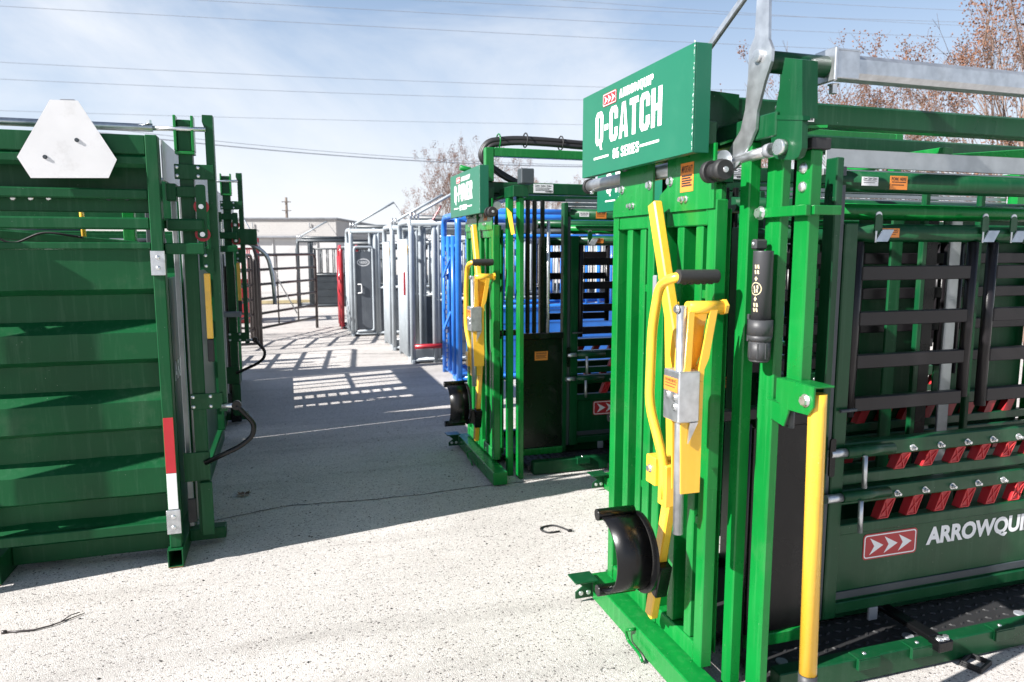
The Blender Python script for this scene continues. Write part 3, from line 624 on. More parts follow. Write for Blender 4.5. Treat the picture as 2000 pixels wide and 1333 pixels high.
    block_text('ARROWQUIP', sp(0.40, 0.795), U, ZV, 0.275, hz*0.10, WHITE, sg)
    block_text(word, sp(0.155, 0.345), U, ZV, 0.565, hz*0.395, WHITE, sg)
    block_text(series, sp(0.345, 0.14), U, ZV, 0.225, hz*0.115, WHITE, sg)
    for a in (0.14, 0.60):
        q = sp(a, 0.185); M()._add([q, q+U*0.145, q+U*0.145+ZV*0.009, q+ZV*0.009], [[0, 1, 2, 3]]).obj('underline', WHITE, sg)
    m = M(); rr = random.Random(2)      # chipped paint along the near edge
    for k in range(60):
        z = zs0+rr.random()*hz; s = rr.uniform(0.001, 0.005); y = ys0+rr.uniform(0.0, 0.004)
        m._add([v3(xs-0.0006, y, z), v3(xs-0.0006, y+s*0.6, z+s*0.4), v3(xs-0.0006, y+s*0.5, z+s*1.6), v3(xs-0.0006, y-0.0002, z+s*1.2)], [[0, 1, 2, 3]])
    P(m, 'paint_chips', WHITE, sg)
    # --- header and posts
    P(box(1.45, 1.56, 1.92, 2.98, 1.945, 2.02), 'header_beam', DGREEN)
    P(M().prism([v3(1.40, 2.14, 1.944), v3(1.40, 2.90, 1.944), v3(1.449, 2.90, 1.96), v3(1.449, 2.14, 1.96)], v3(0, 0, 0.008)), 'header_lip', GREEN)
    P(box(1.445, 1.488, 2.032, 2.085, 0.0, 1.944), 'gate_post', GREEN)
    P(box(1.500, 1.534, 1.942, 2.020, 0.0, 1.944), 'front_post', GREEN)
    P(box(1.50, 1.575, 2.94, 3.01, 0.0, 1.944), 'front_post', GREEN); P(box(1.445, 1.52, 2.878, 2.93, 0.101, 1.944), 'gate_post', GREEN)
    if not hyd:
        hp = P(box(1.503, 1.545, 1.816, 1.884, 1.17, 1.895), 'hinge_post', GREEN)
        m = M(); m.dome((1.503, 1.850, 1.843), NX, 0.017, 0.010); m.dome((1.503, 1.850, 1.787), NX, 0.017, 0.010); P(m, 'carriage_bolt', ZINC, hp)
        cp = M(); cp.box(1.50, 1.57, 1.813, 1.887, 1.896, 1.93, c=0.003); P(cp, 'post_cap', RUBBER, hp)
        cb = M(); cb.box(1.488, 1.499, 1.835, 1.90, 1.89, 1.955, c=0.002); cb.prism([v3(1.488, 1.825, 1.956), v3(1.488, 1.90, 1.956), v3(1.54, 1.90, 1.956), v3(1.54, 1.80, 1.956)], v3(0, 0, 0.008)); P(cb, 'cap_bracket', GREEN, hp)
        s_ = M(); s_.box(1.478, 1.499, 1.80, 2.03, 1.700, 1.732, c=0.002); b = P(s_, 'strap', GREEN); P(M().bolt((1.478, 2.012, 1.716), NX, 0.017, 0.016), 'bolt', ZINC, b)
        P(box(1.5, 1.6, 1.79, 1.814, 1.702, 1.73, c=0.002), 'strap_end', GREEN)
    # --- hinge bracket and yellow pole
    if not hyd:
        hb = M(); hb.prism([v3(1.470, 1.885, 1.196), v3(1.470, 1.885, 1.125), v3(1.470, 1.83, 1.105), v3(1.470, 1.735, 1.108), v3(1.470, 1.715, 1.135), v3(1.470, 1.715, 1.196)], v3(0.006, 0, 0)); hb.box(1.477, 1.545, 1.715, 1.886, 1.1905, 1.1965, c=0.002); hb.box(1.5, 1.545, 1.885, 1.891, 1.12, 1.19, c=0.002)
        b = P(hb, 'hinge_bracket', GREEN); P(M().bolt((1.470, 1.748, 1.15), NX, 0.015, 0.014), 'bolt', ZINC, b)
        hb2 = M(); hb2.prism([v3(1.480, 1.94, 1.115), v3(1.480, 1.94, 1.06), v3(1.480, 1.855, 1.045), v3(1.480, 1.835, 1.095), v3(1.480, 1.835, 1.112)], v3(0.006, 0, 0)); hb2.box(1.487, 1.55, 1.835, 1.941, 1.1085, 1.1145, c=0.002)
        b = P(hb2, 'hinge_bracket', GREEN); P(cyl((1.53, 1.88, 1.107), (1.53, 1.88, 1.03), 0.010, 10), 'hinge_pin', CHAR, b)
        pl = M(); pl.tube([(1.507, 1.740, 1.17), (1.507, 1.740, 1.13), (1.507, 1.718, 0.285)], 0.0265, 20); pole = P(pl, 'lever_pole', YEL)
        P(tube([(1.507, 1.7178, 0.284), (1.507, 1.7165, 0.23)], 0.0285, 18), 'pole_cap', PLASTIC, pole)
        P(box(1.52, 1.60, 1.70, 1.90, 0.16, 0.20, c=0.004), 'pole_stop', DGREEN) if False else None
    if not hyd:
        # --- lug, arm post, silver lever, handle tube
        def a_(x, y, X=1.455): return pX(x, y, X)
        lug = [a_(1505, 235), a_(1507, 300), a_(1516, 311), a_(1548, 313), a_(1560, 306), a_(1566, 290), a_(1567, 231)]
        b = P(M().prism(lug, v3(0.02, 0, 0)), 'lug_plate', DGREEN)
        P(M().prism([a_(1512, 230, 1.463), a_(1567, 230, 1.463), a_(1567, 117, 1.463), a_(1533, 113, 1.463)], v3(0.055, 0, 0)), 'arm_post', DGREEN)
        P(M().prism([a_(1505, 234, 1.452), a_(1569, 235, 1.452), a_(1568, 226, 1.452), a_(1508, 225, 1.452)], v3(0.025, 0, 0)), 'arm_flange', DGREEN)
        q = a_(1530, 288); m = M(); m.cyl(q, q+v3(-0.022, 0, 0), 0.0235, 18); P(m, 'pivot_bolt', ZINC, b)
        r0, r1 = a_(1508, 293, 1.452), a_(1432, 316, 1.452); P(cyl(r0, r1, 0.018, 16), 'pivot_rod', GALV); P(cyl(r0, r0.lerp(r1, 0.12), 0.022, 16), 'rod_bush', GREYPL)
        lv = [(1478, -260), (1498, -260), (1502, 0), (1501, 76), (1508, 95), (1506, 120), (1493, 160), (1478, 220), (1476, 252), (1462, 285), (1441, 323), (1431, 333), (1419, 331), (1413, 320), (1417, 305), (1446, 255), (1455, 215), (1461, 150), (1463, 98), (1474, 72), (1478, 0)]
        lever = P(M().prism([a_(x, y, 1.437) for x, y in lv], v3(0.010, 0, 0)), 'lever_plate', GALV)
        m = M(); q = a_(1482, 110, 1.437); m.cyl(q, q+v3(-0.012, 0, 0), 0.019, 18); q2 = a_(1427, 318, 1.437); P(m, 'pivot_bolt', ZINC, lever); P(M().dome(q2, NX, 0.014, 0.012), 'pivot_bolt', ZINC, lever)
        P(M().prism([a_(1372, 302, 1.43), a_(1425, 306, 1.43), a_(1428, 330, 1.43), a_(1412, 330, 1.43), a_(1372, 318, 1.43)], v3(0.006, 0, 0)), 'clevis', GALV)
        q = a_(1482, 113, 1.449)
        P(cyl((1.449, q.y, q.z-0.01), (1.72, q.y, q.z-0.01), 0.034, 20), 'handle_tube', DGREEN)
        yc, zc = q.y, q.z-0.012
        cl = M(); cl.box(1.70, 1.713, yc-0.05, yc+0.05, zc-0.05, zc+0.055, c=0.003); cl.box(1.714, 1.80, yc-0.047, yc-0.041, zc-0.04, zc+0.045, c=0.002); cl.box(1.714, 1.80, yc-0.046, yc+0.046, zc+0.0455, zc+0.0515, c=0.002)
        b = P(cl, 'handle_clamp', GALV); P(M().bolt((1.74, yc, zc-0.05), -ZV, 0.014, 0.03), 'bolt', ZINC, b)
        P(box(1.716, 3.8, yc-0.040, yc+0.038, zc-0.036, zc+0.040, c=0.016), 'long_handle', GALV)
        P(cyl((1.60, yc-0.10, zc-0.115), (1.60, yc+0.10, zc-0.115), 0.008, 8), 'cross_pin', ZINC)
        P(box(1.585, 1.64, yc+0.02, yc+0.075, 1.97, zc+0.02), 'rear_arm_post', DGREEN)
        u0, u1 = pX(1386, 92, 1.62), pX(1458, -10, 1.62); du = u1-u0
        P(M().bar(u0-du*0.6, u1+du*1.5, 0.03, 0.018, up=(1, 0, 0)), 'far_lever', GALV)
        # --- manual tube on the gate post
        cx, cy = 1.452, 1.955
        tb = M(); tb.tube([(cx, cy, 1.595), (cx, cy, 1.590), (cx, cy, 1.375)], 0.0315, 20); t_ = P(tb, 'document_tube', PLASTIC)
        m = M(); m.tube([(cx, cy, 1.375), (cx, cy, 1.325)], 0.0395, 20); m.tube([(cx, cy, 1.3245), (cx, cy, 1.305)], 0.0395, 20, 0.034); P(m, 'tube_collar', PLASTIC, t_)
        m = M(); m.tube([(cx, cy, 1.3045), (cx, cy, 1.245)], 0.0335, 14); m.tube([(cx, cy, 1.2445), (cx, cy, 1.238)], 0.0335, 14, 0.028)
        for k in range(8):
            a = k*0.785; m.box(cx+math.cos(a)*0.033-0.002, cx+math.cos(a)*0.033+0.002, cy+math.sin(a)*0.033-0.002, cy+math.sin(a)*0.033+0.002, 1.25, 1.30, c=0.001)
        P(m, 'tube_cap', PLASTIC, t_)
        P(box(cx-0.018, cx+0.03, cy+0.018, cy+0.045, 1.598, 1.632, c=0.006), 'tube_bracket', PLASTIC, t_); P(box(cx-0.02, cx+0.03, cy+0.036, cy+0.046, 1.30, 1.39, c=0.003), 'tube_bracket', PLASTIC, t_)
        P(M().dome((cx-0.018, cy+0.03, 1.617), NX, 0.007, 0.004), 'bolt', ZINC, t_)
        m = M()
        def on(a, z): return v3(cx-math.cos(a)*0.0323, cy+math.sin(a)*0.0323, z)
        for k in range(20):
            a0, a1 = 2*math.pi*k/20, 2*math.pi*(k+1)/20
            for rr0, rr1 in ((0.021, 0.018),):
                m._add([on(-0.30+math.cos(a0)*rr0/0.034, 1.475+math.sin(a0)*rr0), on(-0.30+math.cos(a1)*rr0/0.034, 1.475+math.sin(a1)*rr0), on(-0.30+math.cos(a1)*rr1/0.034, 1.475+math.sin(a1)*rr1), on(-0.30+math.cos(a0)*rr1/0.034, 1.475+math.sin(a0)*rr1)], [[0, 1, 2, 3]])
        for (da, dz) in ((-0.2, 0.006), (0.15, 0.004), (0.1, -0.008), (-0.15, -0.006)):
            m._add([on(-0.30+da+x/0.034, 1.475+dz+z) for x, z in ((-.003, -.006), (.002, -.005), (.004, .005), (-.002, .006))], [[0, 1, 2, 3]])
        for z in (1.507, 1.443):
            m._add([on(-0.30+x/0.034, z+q_) for x, q_ in ((-.006, 0), (0, -.008), (.006, 0), (0, .008))], [[0, 1, 2, 3]])
        for z in (1.528, 1.545, 1.424, 1.408):
            for x in (-0.006, 0.004): m._add([on(-0.35+x/0.034+xx/0.034, z+q_) for xx, q_ in ((-.003, -.006), (.003, -.006), (.005, .006), (-.001, .006))], [[0, 1, 2, 3]])
        P(m, 'tube_print', CREAM, t_)
    # --- yellow head-gate mechanism
    def b_(x, y, X): return pX(x, y, X)
    lk = M(); lk.bar(b_(1279, 397, 1.30), b_(1330, 735, 1.30), 0.052, 0.036, up=(1, 0, 0), c=0.005); arm = P(lk, 'latch_arm', YEL)
    P(M().bar(b_(1320, 900, 1.29), b_(1272, 1202, 1.29), 0.050, 0.034, up=(1, 0, 0), c=0.005), 'lower_arm', YEL, arm)
    P(M().bar(b_(1312, 590, 1.318), b_(1316, 905, 1.318), 0.088, 0.014, up=(1, 0, 0), c=0.003), 'backing_plate', YEL, arm)
    hp_ = [b_(1392, 541, 1.19)+v3(0, 0, 0)]
    g1 = b_(1318, 541, 1.19); g0 = v3(g1.x+0.15, g1.y, g1.z)
    pth = smooth_path([g0, g1, b_(1288, 556, 1.19), b_(1274, 640, 1.19), b_(1268, 790, 1.19), b_(1296, 900, 1.205), b_(1300, 975, 1.215)], 0.055, 6)
    hd_ = P(tube(pth, 0.0165, 16), 'pull_handle', YEL, arm)
    gr_ = M(); gr_.tube([g0+v3(0.006, 0, 0), g0+v3(0.003, 0, 0), g1+v3(0.012, 0, 0), g1+v3(0.010, 0, 0)], 0.0225, 16)
    for k in range(5): gr_.tube([g1+v3(0.03+k*0.024, 0, -0.012), g1+v3(0.042+k*0.024, 0, -0.012)], 0.0145, 10)
    P(gr_, 'grip', RUBBER, hd_)
    cl = M(); c0 = b_(1277, 915, 1.20); cl.box(c0.x-0.012, c0.x+0.06, c0.y-0.03, c0.y+0.035, c0.z-0.055, c0.z+0.045, c=0.003); cl.box(c0.x+0.0, c0.x+0.07, c0.y-0.085, c0.y-0.031, c0.z-0.115, c0.z+0.03, c=0.003); b = P(cl, 'handle_clamp', YEL, arm)
    P(M().bolt((c0.x-0.012, c0.y+0.005, c0.z), NX, 0.011, 0.01), 'bolt', ZINC, arm)
    Yk = b_(1340, 602, 1.20).y
    rl = v3(1.205, Yk, b_(1340, 602, 1.20).z)
    P(cyl(rl, rl+v3(0.125, 0, 0), 0.021, 16), 'roller_tube', YEL, arm); P(M().tube([rl+v3(0.125, 0, 0), rl+v3(0.137, 0, 0)], 0.026, 6, smooth=False), 'roller_nut', YEL, arm)
    yk = [(1346, 610), (1402, 606), (1385, 700), (1376, 722), (1366, 962), (1330, 966), (1330, 745), (1338, 720)]
    yko = [pY(x, y, Yk-0.02) for x, y in yk]; yki = M()
    for pg in ([(1346, 610), (1357, 610), (1350, 720), (1345, 745), (1330, 745), (1338, 720)], [(1388, 607), (1402, 606), (1385, 700), (1376, 722), (1374, 745), (1362, 745), (1367, 715)], [(1330, 745.6), (1374, 745.6), (1366, 962), (1330, 966)]): yki.prism([pY(x, y, Yk-0.02) for x, y in pg], v3(0, 0.006, 0))
    yki.prism([p+v3(0, 0.055, 0) for p in yko], v3(0, 0.006, 0))
    P(yki, 'yoke', YEL, arm)
    bk = [pY(1398, 640, Yk-0.02), pY(1384, 705, Yk-0.02), pY(1373, 730, Yk-0.02), pY(1364, 960, Yk-0.02)]
    m = M()
    for p0, p1 in zip(bk[:-1], bk[1:]): m._add([p0+v3(0, .0065, 0), p0+v3(0, .0545, 0), p1+v3(0, .0545, 0), p1+v3(0, .0065, 0)], [[0, 1, 2, 3]])
    P(m, 'yoke_back', YEL, arm)
    g0t, g1t = v3(1.192, Yk+0.012, rl.z+0.006), b_(1327, 1045, 1.195)
    P(cyl(g0t, v3(g0t.x+0.003, g1t.y+0.01, g1t.z), 0.0165, 16), 'slide_tube', GALV, arm); P(M().bolt((g0t.x-0.016, g0t.y, g0t.z-0.01), NX, 0.011, 0.009), 'bolt', ZINC, arm)
    c1 = b_(1327, 728, 1.165); gb = box(1.165, 1.242, c1.y, c1.y+0.098, c1.z-0.165, c1.z, c=0.004); bx_ = P(gb, 'latch_box', GALV, arm)
    sticker(v3(1.1645, c1.y+0.092, c1.z-0.068), -YV, ZV, 0.085, 0.045, NX, arm, 'WARNING', lines=2)
    m = M(); m.bolt((1.165, c1.y+0.022, c1.z-0.085), NX, 0.010, 0.008); m.bolt((1.165, c1.y+0.022, c1.z-0.115), NX, 0.010, 0.008); m.bolt((1.165, c1.y+0.070, c1.z-0.082), NX, 0.010, 0.006); P(m, 'bolt', ZINC, arm)
    P(M().prism([v3(1.21, c1.y+0.002, c1.z-0.166), v3(1.24, c1.y+0.002, c1.z-0.166), v3(1.205, c1.y+0.002, c1.z-0.235)], v3(0, 0.006, 0)), 'box_gusset', GALV, arm)
    sp_ = M(); e0 = v3(1.215, c1.y+0.07, c1.z-0.166); sp_.tube([e0, e0-v3(0, 0, 0.07)], 0.008, 8)
    ring = [e0-v3(0, 0, 0.09)+v3(0, math.cos(k*0.524)*0.02, math.sin(k*0.524)*0.025) for k in range(13)]; sp_.tube(ring, 0.006, 6, cap=False); P(sp_, 'eye_link', ZINC, arm)
    # black neck pad
    cyp, czp, rp_ = 2.300, 0.490, 0.140; aT, aB = R(98), R(-92)
    def arc(a, r, X): return v3(X, cyp-math.cos(a)*r, czp+math.sin(a)*r)
    m = M(); n = 18; x0, x1 = 1.065, 1.20; vs = []
    angs = [aT+(aB-aT)*k/n for k in range(n+1)]
    for X in (x0, x1):
        for r in (rp_, rp_-0.007): vs += [arc(a, r, X) for a in angs]
    q = n+1; fs = []
    for k in range(n): fs += [[k, k+1, 2*q+k+1, 2*q+k], [q+k, q+k+1, 3*q+k+1, 3*q+k], [k, k+1, q+k+1, q+k], [2*q+k, 2*q+k+1, 3*q+k+1, 3*q+k]]
    fs += [[0, q, 3*q, 2*q], [n, q+n, 3*q+n, 2*q+n]]
    m._add(vs, fs, True); pad = P(m, 'neck_pad', BLACK)
    for a in (aT, aB):
        e = arc(a, rp_+0.004, x0-0.012); e2 = arc(a, rp_+0.004, x1+0.002); t2 = M(); t2.tube([e, e+v3(0.004, 0, 0), e2], 0.0215, 14); P(t2, 'pad_roll', BLACK, pad)
    m = M(); ins = [arc(a, rp_-0.012, 1.2035) for a in angs]; outs = [arc(a, rp_+0.004+0.024*math.sin(math.pi*k/n)**0.7, 1.2035) for k, a in enumerate(angs)]
    m._add(ins+outs+[p+v3(.009, 0, 0) for p in ins+outs], [[k, k+1, q+k+1, q+k] for k in range(n)]+[[2*q+k, 2*q+k+1, 3*q+k+1, 3*q+k] for k in range(n)]+[[q+k, q+k+1, 3*q+k+1, 3*q+k] for k in range(n)]+[[k, k+1, 2*q+k+1, 2*q+k] for k in range(n)])
    P(m, 'pad_flange', BLACK, pad)
    c2 = b_(1288, 1128, 1.27); m = M(); m.bar(b_(1295, 1100, 1.285), b_(1284, 1158, 1.285), 0.060, 0.050, up=(1, 0, 0), c=0.004); m.box(1.213, 1.262, c2.y+0.0, c2.y+0.05, c2.z-0.05, c2.z+0.05, c=0.004); P(m, 'pad_sleeve', BLACK, pad)
    m = M()
    for dz in (-0.028, 0.028): m.bolt((1.2035, c2.y+0.035, c2.z+dz), NX, 0.011, 0.03)
    P(m, 'bolt', ZINC, pad)
    # --- neck access section
    na = P(box(1.60, 1.905, 2.165, 2.18, 0.15, 0.955, c=0.003), 'neck_panel', BLACK)
    P(box(1.595, 1.91, 2.150, 2.195, 0.956, 1.00), 'neck_panel_top', BLACK, na); P(box(1.598, 1.908, 2.152, 2.19, 0.10, 0.149), 'neck_panel_sill', GREEN, na)
    if hyd: sticker(v3(1.69, 2.1645, 0.80), XV, ZV, 0.10, 0.065, NY, na, 'WARNING', lines=3)
    for x in (1.625, 1.675, 1.735): P(box(x, x+0.026, 2.16, 2.19, 1.001, 1.944), 'neck_bar', BLACK)
    P(cyl((1.79, 2.165, 0.98), (1.79, 2.165, 1.80), 0.012, 10), 'latch_rod', ZINC)
    P(box(1.595, 1.60+0.02, 2.85, 2.88, 0.1, 1.944), 'far_neck_bar', BLACK)
    for x in (1.70, 1.80): P(box(x, x+0.026, 2.85, 2.88, 0.10, 1.944), 'far_neck_bar', BLACK)
    P(box(1.40, 1.60, 2.15, 2.19, 0.99, 1.03, c=0.003), 'gate_stop', BLACK)
    P(cyl((1.555, 2.14, 0.11), (1.555, 2.14, 0.98), 0.016, 10), 'gate_guide', BLACK)
    # --- near side
    P(box(1.912, 1.945, 2.175, 2.235, 0.099, 1.93), 'side_post', DGREEN)  # darker green stands in for the shadow of the front posts
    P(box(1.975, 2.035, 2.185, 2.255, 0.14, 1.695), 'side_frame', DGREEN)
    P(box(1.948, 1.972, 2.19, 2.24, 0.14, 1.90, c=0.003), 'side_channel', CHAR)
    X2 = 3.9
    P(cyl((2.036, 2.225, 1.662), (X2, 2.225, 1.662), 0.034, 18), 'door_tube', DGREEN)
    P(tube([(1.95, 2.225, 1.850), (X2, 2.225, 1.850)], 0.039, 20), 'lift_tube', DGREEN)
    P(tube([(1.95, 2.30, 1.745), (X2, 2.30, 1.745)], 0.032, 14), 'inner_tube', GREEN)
    if hyd:
        for k in range(3): P(box(1.96, X2, 2.262, 2.272, 1.885+k*0.028, 1.909+k*0.028, c=0.003), 'track_sheet', SHEET)
    else:
        P(box(1.93, X2, 2.255, 2.262, 1.905, 1.972, c=0.002), 'track_sheet', SHEET); P(box(1.93, X2, 2.266, 2.30, 1.875, 1.90, c=0.002), 'track_lip', SHEET)
    zb = 1.985 if hyd else 2.045
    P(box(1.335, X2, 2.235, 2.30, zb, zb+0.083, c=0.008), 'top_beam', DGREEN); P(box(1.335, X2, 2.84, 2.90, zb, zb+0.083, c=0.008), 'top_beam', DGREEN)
    if not hyd: P(M().prism([v3(1.335, 2.232, 1.98), v3(1.335, 2.232, 2.145), v3(1.53, 2.232, 2.135), v3(1.53, 2.232, 2.03), v3(1.43, 2.232, 2.0)], v3(0, 0.0025, 0)), 'beam_gusset', DGREEN)
    sticker(v3(1.70, 2.2345, zb+0.014), XV, ZV, 0.15, 0.062, NY, root, '>>>', WHITE, 3, name='serial_label')
    m = M(); rr = random.Random(1); x = 1.79
    while x < 1.845:
        ww = rr.choice((.0012, .002, .003)); m._add([v3(x, 2.2332, zb+0.018), v3(x+ww, 2.2332, zb+0.018), v3(x+ww, 2.2332, zb+0.032), v3(x, 2.2332, zb+0.032)], [[0, 1, 2, 3]]); x += ww+rr.choice((.0012, .002))
    P(m, 'barcode', INK)
    sticker(v3(2.035, 2.185, 1.833), XV, ZV, 0.075, 0.032, NY, root, '>>>', WHITE, 2, name='maker_label')
    sticker(v3(2.165, 2.185, 1.822), XV, ZV, 0.082, 0.05, NY, root, 'FORK HERE', ORANGE, 2, name='lifting_label')
    sticker(v3(2.145, 2.190, 1.644), XV, ZV, 0.085, 0.034, NY, root, 'WARNING', ORANGE, 2)
    # far-side equivalents
    P(cyl((2.0, 2.87, 1.662), (X2, 2.87, 1.662), 0.034, 14), 'door_tube', DGREEN); P(cyl((1.95, 2.87, 1.80), (X2, 2.87, 1.80), 0.036, 14), 'lift_tube', DGREEN)
    P(box(1.975, 2.03, 2.84, 2.90, 0.10, 1.70), 'side_frame', DGREEN)
    # slat doors
    def slat_door(x0, x1, yc, near):
        d = P(cyl((x0+0.022, yc, 0.955), (x0+0.022, yc, 1.628), 0.021, 12), 'slat_door', PLUM)
        P(cyl((x1-0.022, yc, 1.0), (x1-0.022, yc, 1.628), 0.021, 12), 'door_stile', PLUM, d)
        for z in (1.482, 1.308, 1.142, 0.974):
            P(box(x0+0.040, x1-0.040, yc-0.016, yc+0.016, z+(0 if near else 0.045), z+0.054+(0 if near else 0.045), c=0.003), 'slat', PLUM, d)
        if near:
            for x in ((x0+0.06, x1-0.03)):
                m = M(); pts = rrect(v3(x, yc-0.040, 1.655), XV, ZV, 0.034, 0.075, 0.0165); m.prism(pts, v3(0, 0.006, 0)); lt = P(m, 'latch_paddle', DGREEN, d)
                m = M(); m.prism([v3(x+0.0, yc-0.047, 1.628), v3(x+0.045, yc-0.058, 1.628), v3(x+0.072, yc-0.058, 1.672), v3(x+0.030, yc-0.047, 1.672)], v3(0, 0.004, 0.002)); m.box(x-0.002, x+0.006, yc-0.046, yc-0.041, 1.625, 1.668, c=0.001); P(m, 'latch_flag', GALV, d)
                m = M(); m.prism(rrect(v3(x+0.003, yc-0.0385, 1.705), XV, ZV, 0.028, 0.034, 0.013), v3(0, 0.004, 0)); P(m, 'latch_tip', GALV, d)
    for k in range(3):
        slat_door(2.04+k*0.675, 2.655+k*0.675, 2.215, True); slat_door(2.02+k*0.64, 2.60+k*0.64, 2.865, False)
    P(cyl((1.985, 2.17, 0.99), (2.06, 2.17, 0.99), 0.007, 8), 'door_pin', CHAR)
    # flap rails near and far
    red = None
    for yy, near in ((2.20, True), (2.86, False)):
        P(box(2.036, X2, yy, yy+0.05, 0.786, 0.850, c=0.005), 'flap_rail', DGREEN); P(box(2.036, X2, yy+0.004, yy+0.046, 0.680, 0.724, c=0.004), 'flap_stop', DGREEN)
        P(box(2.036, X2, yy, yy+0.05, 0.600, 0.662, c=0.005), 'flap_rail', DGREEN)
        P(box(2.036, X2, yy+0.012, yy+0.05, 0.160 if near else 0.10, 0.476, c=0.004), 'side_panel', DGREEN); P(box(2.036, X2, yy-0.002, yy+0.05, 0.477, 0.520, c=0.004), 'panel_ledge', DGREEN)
        n = 0
        for zt, zb_, xa in ((0.790, 0.722, 2.30), (0.606, 0.521, 2.235)):
            for k in range(11):
                x = xa+k*0.142+random.Random(k+int(zt*100)).uniform(-.004, .004); h = zt-zb_; y = yy+0.006
                if x > 3.78: continue
                f = M(); f.prism([v3(x, y, zb_), v3(x+0.054, y, zb_), v3(x+0.054+0.034, y, zt), v3(x+0.034, y, zt)], v3(0, 0.036, 0)); fo = P(f, 'flap', REDP)
                if near:
                    m = M(); c4 = [v3(x+.004, y-.002, zb_+.004), v3(x+.050, y-.002, zb_+.004), v3(x+.082, y-.002, zt-.004), v3(x+.036, y-.002, zt-.004)]
                    for a, b in ((0, 1), (1, 2), (2, 3), (3, 0), (0, 2), (1, 3)): m.bar(c4[a], c4[b], 0.004, 0.004, up=(0, 1, 0), c=0.0008)
                    P(m, 'flap_ribs', REDL, fo); m = M(); m.bolt((x+0.083, yy, zt+0.018), NY, 0.010, 0.012); m.cyl((x+0.083, yy-0.012, zt+0.018), (x+0.083, yy-0.022, zt+0.018), 0.006, 8); P(m, 'bolt', ZINC, fo)
    P(box(2.04, X2, 2.196, 2.211, 0.150, 0.196, c=0.003), 'panel_lip', DGREEN); P(box(2.036, X2, 2.205, 2.2115, 0.205, 0.236, c=0.002), 'groove_shade', CHAR)  # flat charcoal strip: the groove's shade is painted, no recess is cut
    for z, x in ((0.828, 1.972), (0.650, 1.965)):
        s_ = P(tube([(x+0.045, 2.163, z), (x+0.27, 2.163, z)], 0.021, 16), 'pin_sleeve', DGREEN); P(tube([(x-0.03, 2.163, z), (x+0.044, 2.163, z)], 0.0165, 14), 'pin', GALV, s_)
        P(tube([(x+0.115, 2.139, z-0.012), (x+0.118, 2.137, z-0.14)], 0.0095, 12), 'pin_handle', GALV, s_)
    P(M().prism(rrect(v3(1.935, 2.152, 0.74), XV, ZV, 0.025, 0.15, 0.01), v3(0, 0.008, 0)), 'pin_plate', BLACK)
    o_ = v3(2.175, 2.2108, 0.352); arrow_logo(o_, XV, ZV, 0.275, 0.108, root, NY)
    lettering('ARROWQUIP' if not hyd else 'Livestock Equipment', v3(2.50, 2.2100, 0.362), XV, ZV, 0.60 if not hyd else 0.7, 0.090, WHITE, root, 0.045, skew=0.04)
    # rear frame and roof bits
    for yy in (2.20, 2.86): P(box(X2+0.001, X2+0.07, yy-0.01, yy+0.06, 0.10, 2.10), 'rear_post', GREEN)
    P(box(X2, X2+0.06, 2.262, 2.85, 2.02, 2.09), 'rear_beam', GREEN); P(M().bar(v3(2.75, 2.60, 1.985), v3(3.6, 2.60, 2.06), 0.06, 0.06), 'roof_bar', GREEN)
    P(box(2.55, 2.60, 2.31, 2.85, 1.96, 2.01), 'roof_cross', GREEN); P(box(1.60, 1.65, 2.31, 2.84, 1.96, 2.01), 'roof_cross', GREEN)
    for x in (2.95, 3.3): P(box(x, x+0.030, 2.75, 2.780, 0.06, 1.9), 'tail_gate_bar', DGREEN)
    for x, ml in ((3.17, SHEET), (2.80, TGREEN), (3.02, BLACK)): P(box(x, x+0.07, 2.79, 2.805, 0.06, 1.75, c=0.003), 'inner_sheet', ml)
    for x0_, x1_ in ((2.72, 3.22), (3.26, 3.88)): P(box(x0_, x1_, 2.915, 2.925, 0.53, 1.76, c=0.003), 'dark_backing', TGREEN)  # added backing sheets that darken the view through the chute
    if hyd:
        xa, xb = 1.345, 2.9; fr = P(box(xa, xa+0.06, 2.22, 2.28, zb+0.084, 2.30), 'hose_frame', GREEN)
        P(box(xa+0.061, xb, 2.222, 2.278, 2.24, 2.30), 'frame_bar', GREEN, fr); P(box(xb, xb+0.06, 2.22, 2.28, zb+0.084, 2.30), 'frame_post', GREEN, fr)
        hs = [(0, 0), (0.026, 0.010), (0.010, 0.028), (0.036, 0.036), (0.060, 0.020)]
        for a, b in hs:
            pth = smooth_path([v3(1.66, 2.33+a, 2.06), v3(1.50, 2.30+a, 2.10+b), v3(1.355-b*0.8, 2.32+a, 2.24), v3(1.40-b*0.5, 2.31+a, 2.325+b), v3(1.58, 2.30+a, 2.352+b), v3(1.85, 2.27+a, 2.345+b), v3(2.1, 2.27+a, 2.332+b), v3(2.6, 2.27+a, 2.335+b), v3(2.85, 2.3+a, 2.2)], 0.2, 6)
            P(tube(pth, 0.018, 10), 'hydraulic_hose', HOSE)
        for x, z in ((1.46, 2.355), (1.66, 2.37), (1.93, 2.36)):
            ring = [v3(x, 2.30+math.cos(k*0.524)*0.056, z+math.sin(k*0.524)*0.05) for k in range(13)]; P(tube(ring, 0.005, 6, cap=False), 'cable_tie', RUBBER if x > 1.5 else GREEN)
        P(M().box(1.50, 1.59, 1.90, 1.99, 2.03, 2.13, c=0.006), 'valve_block', CHAR)
        P(M().prism([v3(1.44, 2.04, 1.88), v3(1.44, 1.93, 1.84), v3(1.44, 1.86, 1.70), v3(1.44, 1.93, 1.695), v3(1.44, 2.0, 1.80)], v3(0.002, 0, 0)), 'yellow_tag', YEL)
        P(tube(smooth_path([v3(1.44, 2.92, 2.02), v3(1.44, 2.97, 2.22), v3(1.34, 2.97, 2.24)], 0.03), 0.022, 10), 'far_horn', GREEN)
    ORG = Vector((0, 0, 0))
    return root
